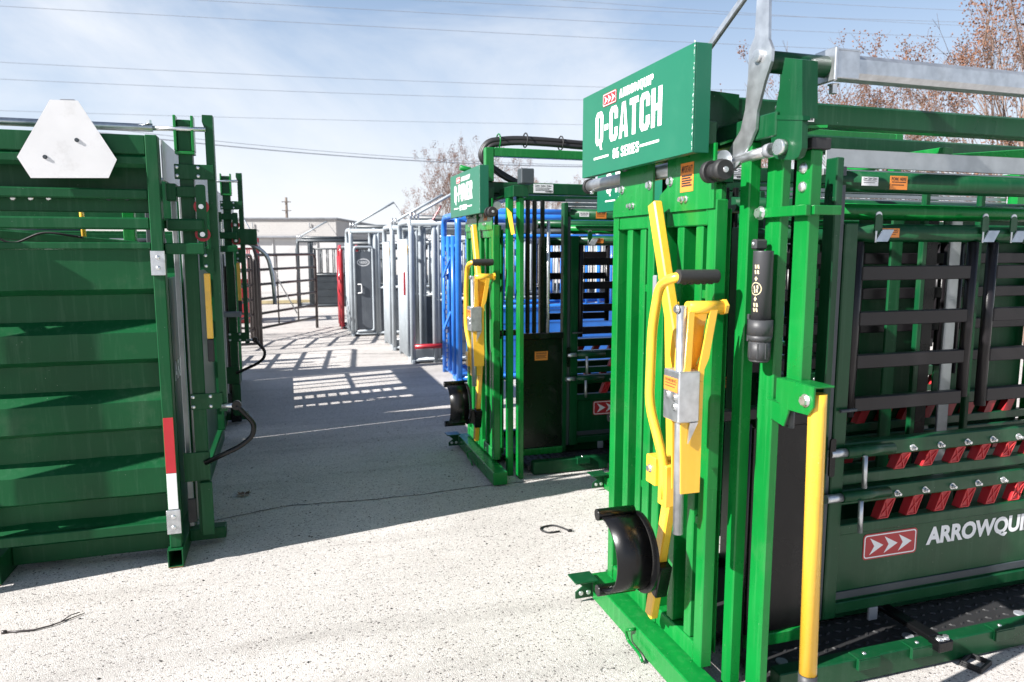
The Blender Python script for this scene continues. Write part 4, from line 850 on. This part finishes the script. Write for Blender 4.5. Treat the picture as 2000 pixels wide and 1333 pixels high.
squeeze_chute('green squeeze chute with large white-lettered sign and silver lever plate on top', (0, 0, 0), 'Q-CATCH', '86 SERIES', 1.912, 2.255)
squeeze_chute('green squeeze chute with black hoses arching over a green top frame', (0.0, 2.68, 0), 'Q-POWER', '107 SERIES', 1.845, 2.165, hyd=True)
squeeze_chute('green squeeze chute set back in the gap, mostly hidden behind its neighbours', (0.69, 1.38, 0), 'Q-POWER', '107 SERIES', 1.838, 2.16, hyd=True)

# ================================================================== GREEN PORTABLE CHUTES (left)
def portable_chute(label, off, smv, YB=6.40, group='green portable chutes'):
    global ORG
    base = v3(-0.58, 3.86, 0); root = empty('portable_chute', base+v3(*off), label, 'chute', group); ORG = base
    NX, NY = -XV, -YV
    def P(m, name, material, parent=root, label=None): return m.obj(name, material, parent, label=label)
    XL = -3.3
    # skid tubes across, open ends
    for x in (-0.625, -1.43):
        w2 = 0.072 if x > -1 else 0.07; h = 0.098 if x > -1 else 0.135; y0 = 3.80 if x > -1 else 3.84
        m = M(); m.box(x, x+w2, y0, YB, 0.004, 0.010, c=0.001); m.box(x, x+w2, y0, YB, h-0.006, h, c=0.001); m.box(x, x+0.006, y0, YB, 0.0105, h-0.0065, c=0.001); m.box(x+w2-0.006, x+w2, y0, YB, 0.0105, h-0.0065, c=0.001)
        t = P(m, 'skid_tube', TGREEN); P(box(x+0.003, x+w2-0.003, y0-0.0015, y0+0.002, 0.0045, 0.0065, c=0.0005), 'rusty_edge', RUST, t)
    P(box(-1.36, -0.626, 4.00, 4.06, 0.03, 0.125), 'skid_rail', TGREEN); P(box(-0.552, -0.37, 4.06, 4.14, 0.03, 0.095), 'skid_end', TGREEN)
    P(box(-1.30, -1.10, 4.07, 4.45, 0.05, 0.19), 'axle_box', TGREEN); P(box(-0.85, -0.70, 4.2, 4.5, 0.05, 0.19), 'axle_box', TGREEN)
    # corner post, brackets and reflector
    cp = P(box(-0.614, -0.560, 3.82, 3.892, 0.099, 2.135), 'corner_post', TGREEN)
    P(box(-0.619, -0.555, 3.812, 3.8195, 1.475, 1.592, c=0.003), 'clamp_plate', GALV, cp); m = M()
    for z in (1.51, 1.56): m.dome((-0.587, 3.812, z), NY, 0.011, 0.006)
    P(m, 'bolt', ZINC, cp)
    P(box(-0.621, -0.556, 3.810, 3.8195, 0.175, 0.30, c=0.004), 'clamp_plate', GALV, cp); m = M()
    for z in (0.21, 0.265): m.dome((-0.588, 3.810, z), NY, 0.012, 0.006)
    P(m, 'bolt', ZINC, cp)
    P(box(-0.610, -0.564, 3.8172, 3.8196, 0.490, 0.772, c=0.0006), 'red_reflector', REFLR, cp); P(box(-0.610, -0.564, 3.8172, 3.8196, 0.303, 0.488, c=0.0006), 'white_reflector', WHITE, cp)
    # ribbed side panels
    def ribbed(y, d, nm):
        zt, zb = 1.60, 0.240; prof = [(0, zt), (0, 1.41), (d, 1.38)]; z = 1.38
        while z > zb+0.30:
            prof += [(d, z-0.125), (0, z-0.182), (0, z-0.310), (d, z-0.340)]; z -= 0.340
        prof += [(d, zb+0.03), (0.02*d/abs(d), zb)]
        m = M(); n = len(prof); K = 30; rd = random.Random(int(y*100)); jt = [[rd.gauss(0, 0.0013) for _ in range(K+1)] for _ in prof]   # slightly rippled pressed sheet
        for i in range(n-1):
            vs = [v3(XL+(-0.618-XL)*k/K, y+prof[j][0]+jt[j][k], prof[j][1]+jt[j][k]*0.6) for j in (i, i+1) for k in range(K+1)]
            m._add(vs, [[k, k+1, K+2+k, K+1+k] for k in range(K)], True)
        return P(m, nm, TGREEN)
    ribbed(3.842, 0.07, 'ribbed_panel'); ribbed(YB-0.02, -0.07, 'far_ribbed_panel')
    P(box(XL, -0.615, 3.826, 3.90, 0.190, 0.2385), 'bottom_rail', TGREEN); P(box(XL, -0.615, 3.826, 3.88, 1.601, 1.632), 'panel_top_rail', TGREEN); P(box(-0.558, -0.38, 3.84, 3.89, 1.575, 1.63), 'top_rail_end', TGREEN)
    P(box(-1.46, -1.40, 3.80, 3.839, 0.10, 0.45), 'panel_stay', TGREEN)
    # upper rails
    P(box(XL, -0.615, 3.835, 3.885, 1.693, 1.750, c=0.008), 'upper_rail', TGREEN); P(box(-0.558, -0.385, 3.93, 3.98, 1.690, 1.750, c=0.008), 'upper_rail_end', TGREEN)
    P(box(XL, -0.615, 3.835, 3.885, 1.836, 1.882, c=0.006), 'upper_rail', TGREEN)
    tp = M(); tp.box(XL, -0.615, 3.83, 3.845, 2.045, 2.133, c=0.005); tp.prism([v3(XL, 3.8455, 2.133), v3(XL, 3.93, 2.133), v3(XL, 3.93, 1.99), v3(XL, 3.85, 1.982), v3(XL, 3.83, 2.0), v3(XL, 3.83, 2.03), v3(XL, 3.8455, 2.044)], v3(-0.615-XL, 0, 0)); P(tp, 'top_channel', TGREEN)
    P(box(XL, -0.615, 3.95, 3.965, 1.80, 2.02, c=0.003), 'inner_plate', TGREEN); P(box(XL, -0.615, YB-0.07, YB, 1.62, 1.72), 'far_rail', TGREEN); P(box(XL, -0.615, YB-0.07, YB, 1.84, 2.13), 'far_top_channel', TGREEN)
    for pxx in (25, 60, 95, 212, 249): P(M().dome(pY(pxx, 387, 3.9), NY, 0.013, 0.006), 'bolt', ZINC if pxx < 100 else CHAR)
    P(box(XL, -0.615, 3.9005, 3.935, 1.775, 1.86, c=0.004), 'bolt_channel', TGREEN)
    m = M()
    P(box(-0.558, -0.548, 3.90, YB-0.1, 1.93, 2.125, c=0.003), 'end_sheet', SHEET)
    P(tube([(XL, 3.99, 2.19), (-0.60, 3.99, 2.19)], 0.019, 14), 'top_pipe', GALV); P(tube([(-0.60, 3.99, 2.19), (-0.36, 3.99, 2.195)], 0.012, 10), 'pipe_rod', ZINC)
    P(M().bolt((-0.615, 3.99, 2.208), ZV, 0.012, 0.02), 'pipe_bolt', ZINC)
    if smv:
        o = [(122-44, 195), (122+30, 197), (228, 312), (213, 348), (60, 348), (33, 307), (97, 196)]
        o = [(97, 195), (152, 197), (228, 312), (212, 348), (60, 348), (33, 307)]
        pl = P(M().prism([pY(x, y, 3.795) for x, y in o], v3(0, 0.004, 0)), 'triangle_plate', SMVW, label='white truncated triangle plate bolted to the top channel')
        for x, y in ((150, 274), (88, 307)): P(M().bolt(pY(x, y, 3.795), NY, 0.007, 0.006), 'bolt', CHAR, pl)
        tri = [pY(118, 194, 3.800), pY(145, 194.5, 3.800), pY(150, 200, 3.800), pY(114, 200, 3.800)]; P(M().prism(tri, v3(0, 0.003, 0)), 'plate_fold', GREYPL, pl)
        P(box(-1.0, -0.97, 3.80, 3.829, 2.03, 2.10, c=0.002), 'plate_spacer', GREYPL, pl)
    # sliding end gate frame
    YF = 4.0
    ch = M(); ch.box(-0.508, -0.495, YF-0.02, YF+0.05, 2.085, 2.258, c=0.002); ch.box(-0.428, -0.415, YF-0.02, YF+0.05, 2.085, 2.258, c=0.002); ch.box(-0.507, -0.416, YF-0.019, YF+0.049, 2.07, 2.084, c=0.002); P(ch, 'channel_guide', GREEN)
    fp = P(box(-0.494, -0.429, YF, YF+0.07, 0.09, 2.24), 'gate_frame_post', TGREEN)
    hg = M(); hg.prism([v3(-0.375, YF, 2.268), v3(-0.326, YF, 2.268), v3(-0.326, YF, 0.75), v3(-0.362, YF, 0.75), v3(-0.366, YF, 2.20), v3(-0.377, YF, 2.235)], v3(0, 0.07, 0)); P(hg, 'slide_post', TGREEN)
    for z0, z1, xa, xb in ((1.948, 2.022, -0.515, -0.332), (0.768, 0.852, -0.50, -0.345)):
        b = P(box(xa, xb, YF-0.012, YF-0.002, z0, z1, c=0.002), 'tie_plate', TGREEN); m = M()
        for x in (xa+0.012, (xa+xb)/2+0.018):
            for z in (z0+0.016, z1-0.016): m.dome((x, YF-0.012, z), NY, 0.010, 0.007)
        P(m, 'bolt', ZINC, b)
    P(box(-0.558, -0.51, YF-0.03, YF+0.05, 1.84, 1.925), 'socket', TGREEN); P(box(-0.509, -0.385, YF-0.03, YF-0.013, 1.858, 1.912), 'roller_arm', TGREEN)
    lk = P(M().prism(rrect(v3(-0.418, YF-0.052, 1.655), XV, ZV, 0.046, 0.265, 0.012), v3(0, 0.007, 0)), 'roller_link', TGREEN)
    for z in (1.812, 1.674):
        ring = M(); ring.tube([(-0.396, YF-0.044, z), (-0.396, YF-0.040, z), (-0.396, YF-0.031, z)], 0.036, 20); P(ring, 'roller', REDP, lk); P(M().bolt((-0.396, YF-0.052, z), NY, 0.009, 0.007), 'roller_bolt', ZINC, lk)
    pp = P(M().prism([v3(-0.404, YF-0.02, 1.60), v3(-0.352, YF-0.02, 1.60), v3(-0.352, YF-0.02, 1.478), v3(-0.38, YF-0.02, 1.478), v3(-0.404, YF-0.02, 1.50)], v3(0, 0.008, 0)), 'handle_plate', TGREEN); m = M()
    for z in (1.515, 1.568): m.dome((-0.39, YF-0.02, z), NY, 0.009, 0.006)
    P(m, 'bolt', ZINC, pp)
    P(box(-0.404, -0.374, YF-0.021, YF-0.003, 1.14, 1.477, c=0.003), 'yellow_handle', YEL, pp); P(box(-0.405, -0.373, YF-0.026, YF-0.002, 1.02, 1.139, c=0.005), 'handle_grip', RUBBER, pp)
    P(box(-0.552, -0.425, YF-0.012, YF-0.002, 0.385, 0.540, c=0.003), 'lower_box', TGREEN); P(box(-0.478, -0.418, YF-0.03, YF-0.013, 0.09, 0.38, c=0.003), 'lower_post', TGREEN)
    P(box(-0.54, -0.50, YF-0.04, YF-0.02, 0.17, 0.30, c=0.004), 'rubber_stop', RUBBER); P(box(-0.53, -0.515, YF+0.2, YF+0.25, 0.1, 1.9), 'gate_edge', SHEET)
    for yy in (4.10, 4.30): P(box(-0.555, -0.53, yy, yy+0.03, 0.10, 1.93, c=0.003), 'end_edge', SHEET if yy < 4.2 else TGREEN)
    if smv:
        P(box(-0.60, -0.59, 4.12, YB-0.1, 0.12, 1.45, c=0.003), 'end_gate', TGREEN); lettering('ARROWQUIP', v3(-0.588, 4.14, 0.88), YV, ZV, 0.85, 0.12, WHITE, root, 0.03)
    else:
        g = P(box(-0.60, -0.59, 4.12, YB-0.1, 0.12, 0.44, c=0.003), 'end_gate', TGREEN); P(box(-0.60, -0.59, 4.12, YB-0.1, 1.30, 1.60, c=0.003), 'gate_head', TGREEN, g)
        yy = 4.12
        for wd, op in ((0.30, 0.15), (0.30, 0.15), (0.22, 0.20), (0.05, 0.18), (0.05, 0.16), (0.14, 0.20), (0.12, 0.0)):
            P(box(-0.60, -0.59, yy, min(yy+wd, YB-0.1), 0.441, 1.299, c=0.003), 'gate_panel', TGREEN, g); yy += wd+op
            if wd > 0.29 and op == 0.15:
                for k in range(9): P(box(-0.60, -0.59, yy-op+0.001, yy-0.001, 0.50+k*0.085, 0.52+k*0.085, c=0.002), 'rung', TGREEN, g)
            elif op: P(box(-0.60, -0.59, yy-op+0.001, yy-0.001, 0.88, 0.92, c=0.002), 'rung', TGREEN, g)
    P(box(-0.60, -0.54, YB-0.08, YB-0.01, 0.10, 1.93), 'far_corner_post', TGREEN)
    # curved pull bar at the end
    k0 = pY(445, 793, YF-0.01); P(cyl(k0-v3(0.03, 0, 0), k0+v3(0.06, 0, 0), 0.013, 12), 'pull_pin', ZINC)
    pth = smooth_path([pY(462, 792, YF-0.03), pY(470, 800, YF-0.03), pY(497, 828, YF-0.03), pY(494, 852, YF-0.03), pY(470, 872, YF-0.03), pY(400, 905, YF-0.02)], 0.05)
    bar = P(tube(pth, 0.0135, 12), 'pull_bar', BLACK); q = pY(462, 792, YF-0.03); P(M().tube([q-v3(0, 0.012, 0), q+v3(0, 0.02, 0)], 0.024, 14), 'bar_eye', BLACK, bar)
    # inside
    P(M().bar(v3(-2.6, 4.3, 1.78), v3(-0.75, 4.3, 1.62), 0.05, 0.045), 'diagonal_bar', TGREEN); P(box(-0.86, -0.80, 4.5, 4.56, 0.1, 2.0), 'inner_post', GREEN); P(box(-0.72, -0.64, 4.35, 4.42, 0.1, 1.95), 'inner_post', CHAR)
    P(tube([(-0.95, 4.6, 1.64), (-0.66, 4.6, 1.64)], 0.022, 10), 'inner_tube', CHAR); P(tube([(-1.11, 4.75, 1.6), (-1.12, 4.75, 1.95)], 0.013, 8), 'yellow_rod', YEL)
    P(tube(smooth_path([v3(-1.62, 4.25, 1.72), v3(-1.45, 4.25, 1.70), v3(-1.32, 4.25, 1.62), v3(-1.18, 4.25, 1.69), v3(-1.0, 4.25, 1.66)], 0.05), 0.006, 6), 'hanging_cable', HOSE)
    if smv:
        js = P(box(-1.90, -1.83, 3.655, 3.72, 0.03, 2.1), 'shadow_post', TGREEN); P(box(-1.98, -1.75, 3.58, 3.80, 0.004, 0.028), 'shadow_post_foot', TGREEN, js); P(box(-1.89, -1.84, 3.7205, 3.825, 1.70, 1.745), 'shadow_post_stay', TGREEN, js)  # unseen post, added to throw a shadow band across the ribbed panel
    ORG = Vector((0, 0, 0)); return root
portable_chute('green portable chute with ribbed side and white triangular plate', (0, 0, 0), True)
E2 = portable_chute('second green portable chute, behind the one with the triangular plate', (-0.02, 2.9, 0), False)
ORG = E2.location.copy()
box(-0.535, -0.445, 6.92, 6.97, 0.02, 1.45).obj('black_end_panel', BLACK, E2); box(-0.44, -0.24, 6.86, 6.93, 1.64, 1.78).obj('side_arm', TGREEN, E2)
tube(smooth_path([v3(-0.32, 6.9, 1.66), v3(-0.16, 6.9, 1.56), v3(-0.12, 6.9, 1.35), v3(-0.11, 6.9, 1.1)], 0.1), 0.018, 8).obj('bent_pipe', GALV, E2)
box(-0.56, -0.40, 6.8, 6.88, 1.0, 1.045).obj('strap_block', GREYPL, E2)
ORG = Vector((0, 0, 0))

# ================================================================== PIPE PENS AND CHUTES BEHIND
def pipe_panel(name, label, cat, a, b, h, rails, material, group, r=0.022, legs=True):
    """portable pipe panel from a to b on the ground"""
    global ORG
    A, B = Vector((*a, 0)), Vector((*b, 0)); root = empty(name, A, label, cat, group); ORG = A
    fr = smooth_path([A+ZV*0.0, A+ZV*h, B+ZV*h, B+ZV*0.0], 0.12)
    tube(fr, r, 8).obj('frame', material, root)
    for k in range(rails):
        z = 0.22+(h-0.22)*k/rails; tube([A+ZV*z, B+ZV*z], r*0.85, 8).obj('rail', material, root)
    m_ = A.lerp(B, 0.33); 
    for t in (0.33, 0.66): tube([A.lerp(B, t)+ZV*0.22, A.lerp(B, t)+ZV*h], r*0.5, 6).obj('stay', material, root)
    ORG = Vector((0, 0, 0)); return root
G1 = 'dark pipe corral panels'
pipe_panel('pipe_gate', 'dark six-rail pipe gate swung open in front of white building', 'gate', (-0.52, 13.2), (0.56, 15.15), 1.50, 5, PIPE, G1, 0.028)
pipe_panel('corral_panel', 'dark pipe panel hinged to the open gate', 'corral panel', (-0.82, 11.9), (-0.57, 13.15), 1.50, 5, PIPE, G1, 0.026)
pipe_panel('corral_panel', 'dark pipe panel running back behind the hinged panel', 'corral panel', (-1.9, 14.0), (-0.62, 13.3), 1.50, 5, PIPE, G1, 0.026)
pipe_panel('corral_panel', 'dark pipe panel alongside the second portable chute', 'corral panel', (-1.45, 9.3), (-1.25, 11.3), 1.55, 5, PIPE, G1, 0.026)
ORG = Vector((-0.75, 12.4, 0)); bow = empty('bow_frame', ORG, 'tall arched pipe frame over the hinged dark panels', 'bow frame')
pth = smooth_path([v3(-0.80, 12.0, 0), v3(-0.80, 12.0, 1.85), v3(-0.42, 12.9, 1.85), v3(-0.45, 13.05, 0)], 0.35, 7)
tube([v3(-1.0, 12.3, 0), v3(-1.0, 12.3, 1.5), v3(-0.95, 12.3, 1.72), v3(-0.80, 12.3, 1.84), v3(-0.62, 12.35, 1.82), v3(-0.50, 12.4, 1.66), v3(-0.44, 12.42, 1.4), v3(-0.44, 12.42, 0.0)], 0.030, 10).obj('arch', PIPE, bow)
tube([v3(-1.0, 12.3, 0.06), v3(-0.44, 12.42, 0.06)], 0.024, 8).obj('ground_bar', PIPE, bow)
q0, q1 = v3(-0.75, 12.35, 2.35), v3(0.15, 12.9, 0.5)
tube([q0, q1], 0.012, 6).obj('stay_rod', GALV, bow)
ORG = Vector((0, 0, 0))

def pipe_chute(label, x0, y0, L, W, H, material, group, panel=None, brace=False, door=False, lever=True, gate_bars=4, band=None, accent=None, name='pipe_chute', dark=None, sheet=True, head=None, dw=0.30):
    """round-pipe cattle chute: head end faces -X at x0, near side at y0"""
    global ORG
    panel = panel or material; dark = dark or panel; head = head or material; xs = x0+(dw+0.14 if door else 0.32)
    root = empty(name, (x0, y0+W/2, 0), label, 'cattle chute', group); ORG = v3(x0, y0+W/2, 0); r = 0.032
    def P(m, nm, ml, parent=root): return m.obj(nm, ml, parent)
    for x in (x0, xs):
        P(tube(smooth_path([v3(x, y0, 0), v3(x, y0, H), v3(x, y0+W, H), v3(x, y0+W, 0)], 0.16, 6), r*1.2, 10), 'hoop', head)
    for z in (0.06, H*0.82): P(tube([v3(x0, y0, z), v3(x0, y0+W, z)], r*0.8, 8), 'cross_pipe', material)
    for k in range(gate_bars):
        y = y0+W*(0.18+0.64*k/(gate_bars-1)); P(tube([v3(x0-0.03, y, 0.08), v3(x0-0.03, y, H*0.88)], r*0.95, 10), 'gate_bar', head)
    if sheet: P(box(x0+0.02, x0+0.035, y0+W*0.15, y0+W*0.85, 0.1, H*0.8, c=0.003), 'gate_sheet', dark)
    P(M().box(x0-0.02, x0+0.02, y0-0.05, y0+0.28, 0.0, 0.05), 'foot_plate', material)
    for yy, near in ((y0, True), (y0+W, False)):
        P(tube([v3(x0, yy, 0.05), v3(x0+L, yy, 0.05)], r, 8), 'base_pipe', material); P(tube([v3(x0, yy, H-0.02), v3(x0+L, yy, H-0.02)], r*1.25, 10), 'top_pipe', material); P(tube([v3(xs, yy, 0.90), v3(x0+L, yy, 0.90)], r*0.85, 8), 'mid_pipe', material)
        P(tube([v3(xs, yy, H-0.24), v3(x0+L, yy, H-0.24)], r*0.7, 8), 'upper_pipe', material)
        P(box(xs+0.06, x0+L, yy-0.008, yy+0.008, 0.10, 0.86, c=0.002), 'side_sheet', panel)
        for z in (0.3, 0.5, 0.7): P(box(xs+0.09, x0+L, yy-0.014, yy-0.0085, z, z+0.012, c=0.001), 'sheet_crease', panel)
        n = int((x0+L-xs-0.2)/0.17)
        for k in range(n+1):
            x = xs+0.14+k*0.17; P(tube([v3(x, yy, 0.90), v3(x, yy, H-0.24)], 0.016, 6), 'side_bar', material)
        for x in (xs+0.05, x0+L): P(tube([v3(x, yy, 0), v3(x, yy, H)], r, 8), 'side_post', material)
    P(box(x0+0.05, x0+L, y0+0.04, y0+W-0.04, 0.03, 0.06), 'floor', dark)
    P(tube([v3(x0+0.1, y0+W*0.5, H+0.06), v3(x0+L*0.8, y0+W*0.5, H+0.06)], 0.05, 10), 'squeeze_tube', CHAR if material is GREY else material)
    if door:
        d = P(box(x0+0.07, x0+0.05+dw, y0-0.030, y0-0.012, 0.14, H*0.80, c=0.006), 'man_door', panel)
        P(tube(smooth_path([v3(x0+0.05, y0-0.03, 0.10), v3(x0+0.05, y0-0.03, H*0.84), v3(x0+0.08+dw, y0-0.03, H*0.84), v3(x0+0.08+dw, y0-0.03, 0.10), v3(x0+0.07, y0-0.03, 0.10)], 0.05), 0.022, 8), 'door_frame', material, d)
        hx, hz = x0+0.09, 0.80
        P(tube(smooth_path([v3(hx, y0-0.032, hz), v3(hx+0.08, y0-0.05, hz), v3(hx+0.08, y0-0.05, hz+0.16), v3(hx, y0-0.032, hz+0.16)], 0.02), 0.010, 6), 'door_handle', WHITE, d)
        pts = [v3(x0+0.21+0.115*math.cos(a), y0-0.0306, 1.36+0.07*math.sin(a)) for a in [math.pi*2*k/20 for k in range(20)]]
        ins = [v3(x0+0.21+0.10*math.cos(a), y0-0.0306, 1.36+0.052*math.sin(a)) for a in [math.pi*2*k/20 for k in range(20)]]
        m = M(); m._add(pts+ins, [[k, (k+1) % 20, 20+(k+1) % 20, 20+k] for k in range(20)]); P(m, 'emblem_ring', WHITE, d)
        lettering('PEARSON', v3(x0+0.135, y0-0.0306, 1.335), XV, ZV, 0.15, 0.05, WHITE, d, 0.03)
    if brace:
        for z in (0.62, 1.28):
            for s, yy in ((1, y0+W*0.22), (-1, y0+W*0.78)):
                P(M().bar(v3(x0-0.10, y0+W*0.5, z-0.02), v3(x0-0.06, yy, z+0.22), 0.045, 0.02, up=(1, 0, 0)), 'brace', material)
        ch = [v3(x0-0.075, y0+W*0.42, 1.55-k*0.06) for k in range(24)]; m = M()
        for k, c in enumerate(ch): m.obox(c, ZV, (YV if k % 2 else XV), (XV if k % 2 else YV), 0.022, 0.011, 0.005, 0.002)
        o = P(m, 'chain', GALV); o['kind'] = 'stuff'
    if band:
        P(box(x0-0.08, x0-0.04, y0+0.22, y0+0.26, 0.95, 1.28), 'lever_grip', band)
    if accent:
        P(tube([v3(x0+0.02, y0-0.03, 0.24), v3(x0+0.5, y0-0.03, 0.24)], 0.035, 8), 'pad_roll', accent)
        P(M().bar(v3(x0+0.3, y0-0.02, H+0.02), v3(x0+0.42, y0-0.02, H+0.22), 0.05, 0.02), 'lever_tip', accent)
    if lever:
        rs = M()
        for k in range(3): rs.tube([v3(x0+0.02+k*0.035, y0+0.02, H+0.02), v3(x0+0.02+k*0.035, y0+0.02, H+0.16)], 0.016, 8)
        P(M().box(x0-0.02, x0+0.16, y0-0.02, y0+0.08, H-0.05, H+0.02), 'ratchet_block', GREY)
        for k in range(3): P(tube([v3(x0+0.0+k*0.05, y0+0.0, H+0.02), v3(x0+0.0+k*0.05, y0+0.0, H+0.13)], 0.016, 8), 'ratchet_pin', GALV)
        P(tube([v3(x0+0.08, y0, H+0.10), v3(x0+0.78, y0-0.1, H+0.50)], 0.020, 8), 'long_lever', GREY); P(tube([v3(x0+0.78, y0-0.1, H+0.50), v3(x0+1.1, y0-0.05, H+0.06)], 0.006, 6), 'pull_cord', GREYPL)
        P(M().prism([v3(x0-0.04, y0+0.25, H-0.30), v3(x0-0.04, y0+0.12, H-0.33), v3(x0-0.04, y0+0.14, H-0.45), v3(x0-0.04, y0+0.22, H-0.47)], v3(0.006, 0, 0)), 'yellow_tag', YEL)
    ORG = Vector((0, 0, 0)); return root
pipe_chute('grey pipe chute with oval emblem on its narrow door', 1.14, 13.45, 2.6, 0.85, 1.95, GREY, 'grey pipe chutes', panel=SLATE, door=True)
pipe_chute('grey pipe chute with orange-red lever grip and red pad roll', 1.66, 9.95, 2.8, 1.05, 1.98, GREY, 'grey pipe chutes', panel=SLATE, band=REDM, accent=REDM, gate_bars=8, sheet=False)
pipe_chute('blue pipe chute with diagonal braces and hanging chain', 1.95, 8.35, 2.6, 0.80, 2.0, BLUE, 'blue pipe chutes', brace=True, lever=False, gate_bars=3, sheet=False)
pipe_chute('second blue pipe chute standing behind the braced one, seen through rails', 4.9, 8.2, 2.4, 0.85, 1.95, BLUE, 'blue pipe chutes', lever=False)
pipe_chute('red pipe chute behind the grey one with oval emblem', 1.05, 14.75, 2.4, 0.55, 1.65, CHAR, 'red machines', lever=False, dark=CHAR, head=REDM)
pipe_chute('small charcoal chute standing far back before the white building', 0.32, 20.6, 1.9, 0.8, 1.85, CHAR, 'far chutes', panel=CHAR, door=False)
pipe_chute('red pipe chute standing behind the dark corral panels', -2.1, 16.5, 1.5, 0.9, 1.85, REDM, 'red machines', lever=False, dark=CHAR)
pipe_chute('charcoal pipe chute behind the ribbed portable chute', -4.2, 9.6, 2.3, 0.8, 1.75, CHAR, 'far chutes', lever=False)
pipe_chute('grey pipe chute squeezed between its two grey neighbours', 1.60, 11.35, 2.6, 0.95, 1.95, GREY, 'grey pipe chutes', panel=CHAR, gate_bars=7, sheet=False)
pipe_chute('charcoal pipe chute standing behind the grey row', 4.3, 12.6, 2.4, 0.9, 1.95, CHAR, 'far chutes', lever=False)
pipe_chute('grey pipe chute far back beyond the red-framed one', 3.4, 16.6, 2.4, 0.9, 1.9, GREY, 'grey pipe chutes', panel=CHAR, lever=False, sheet=False)
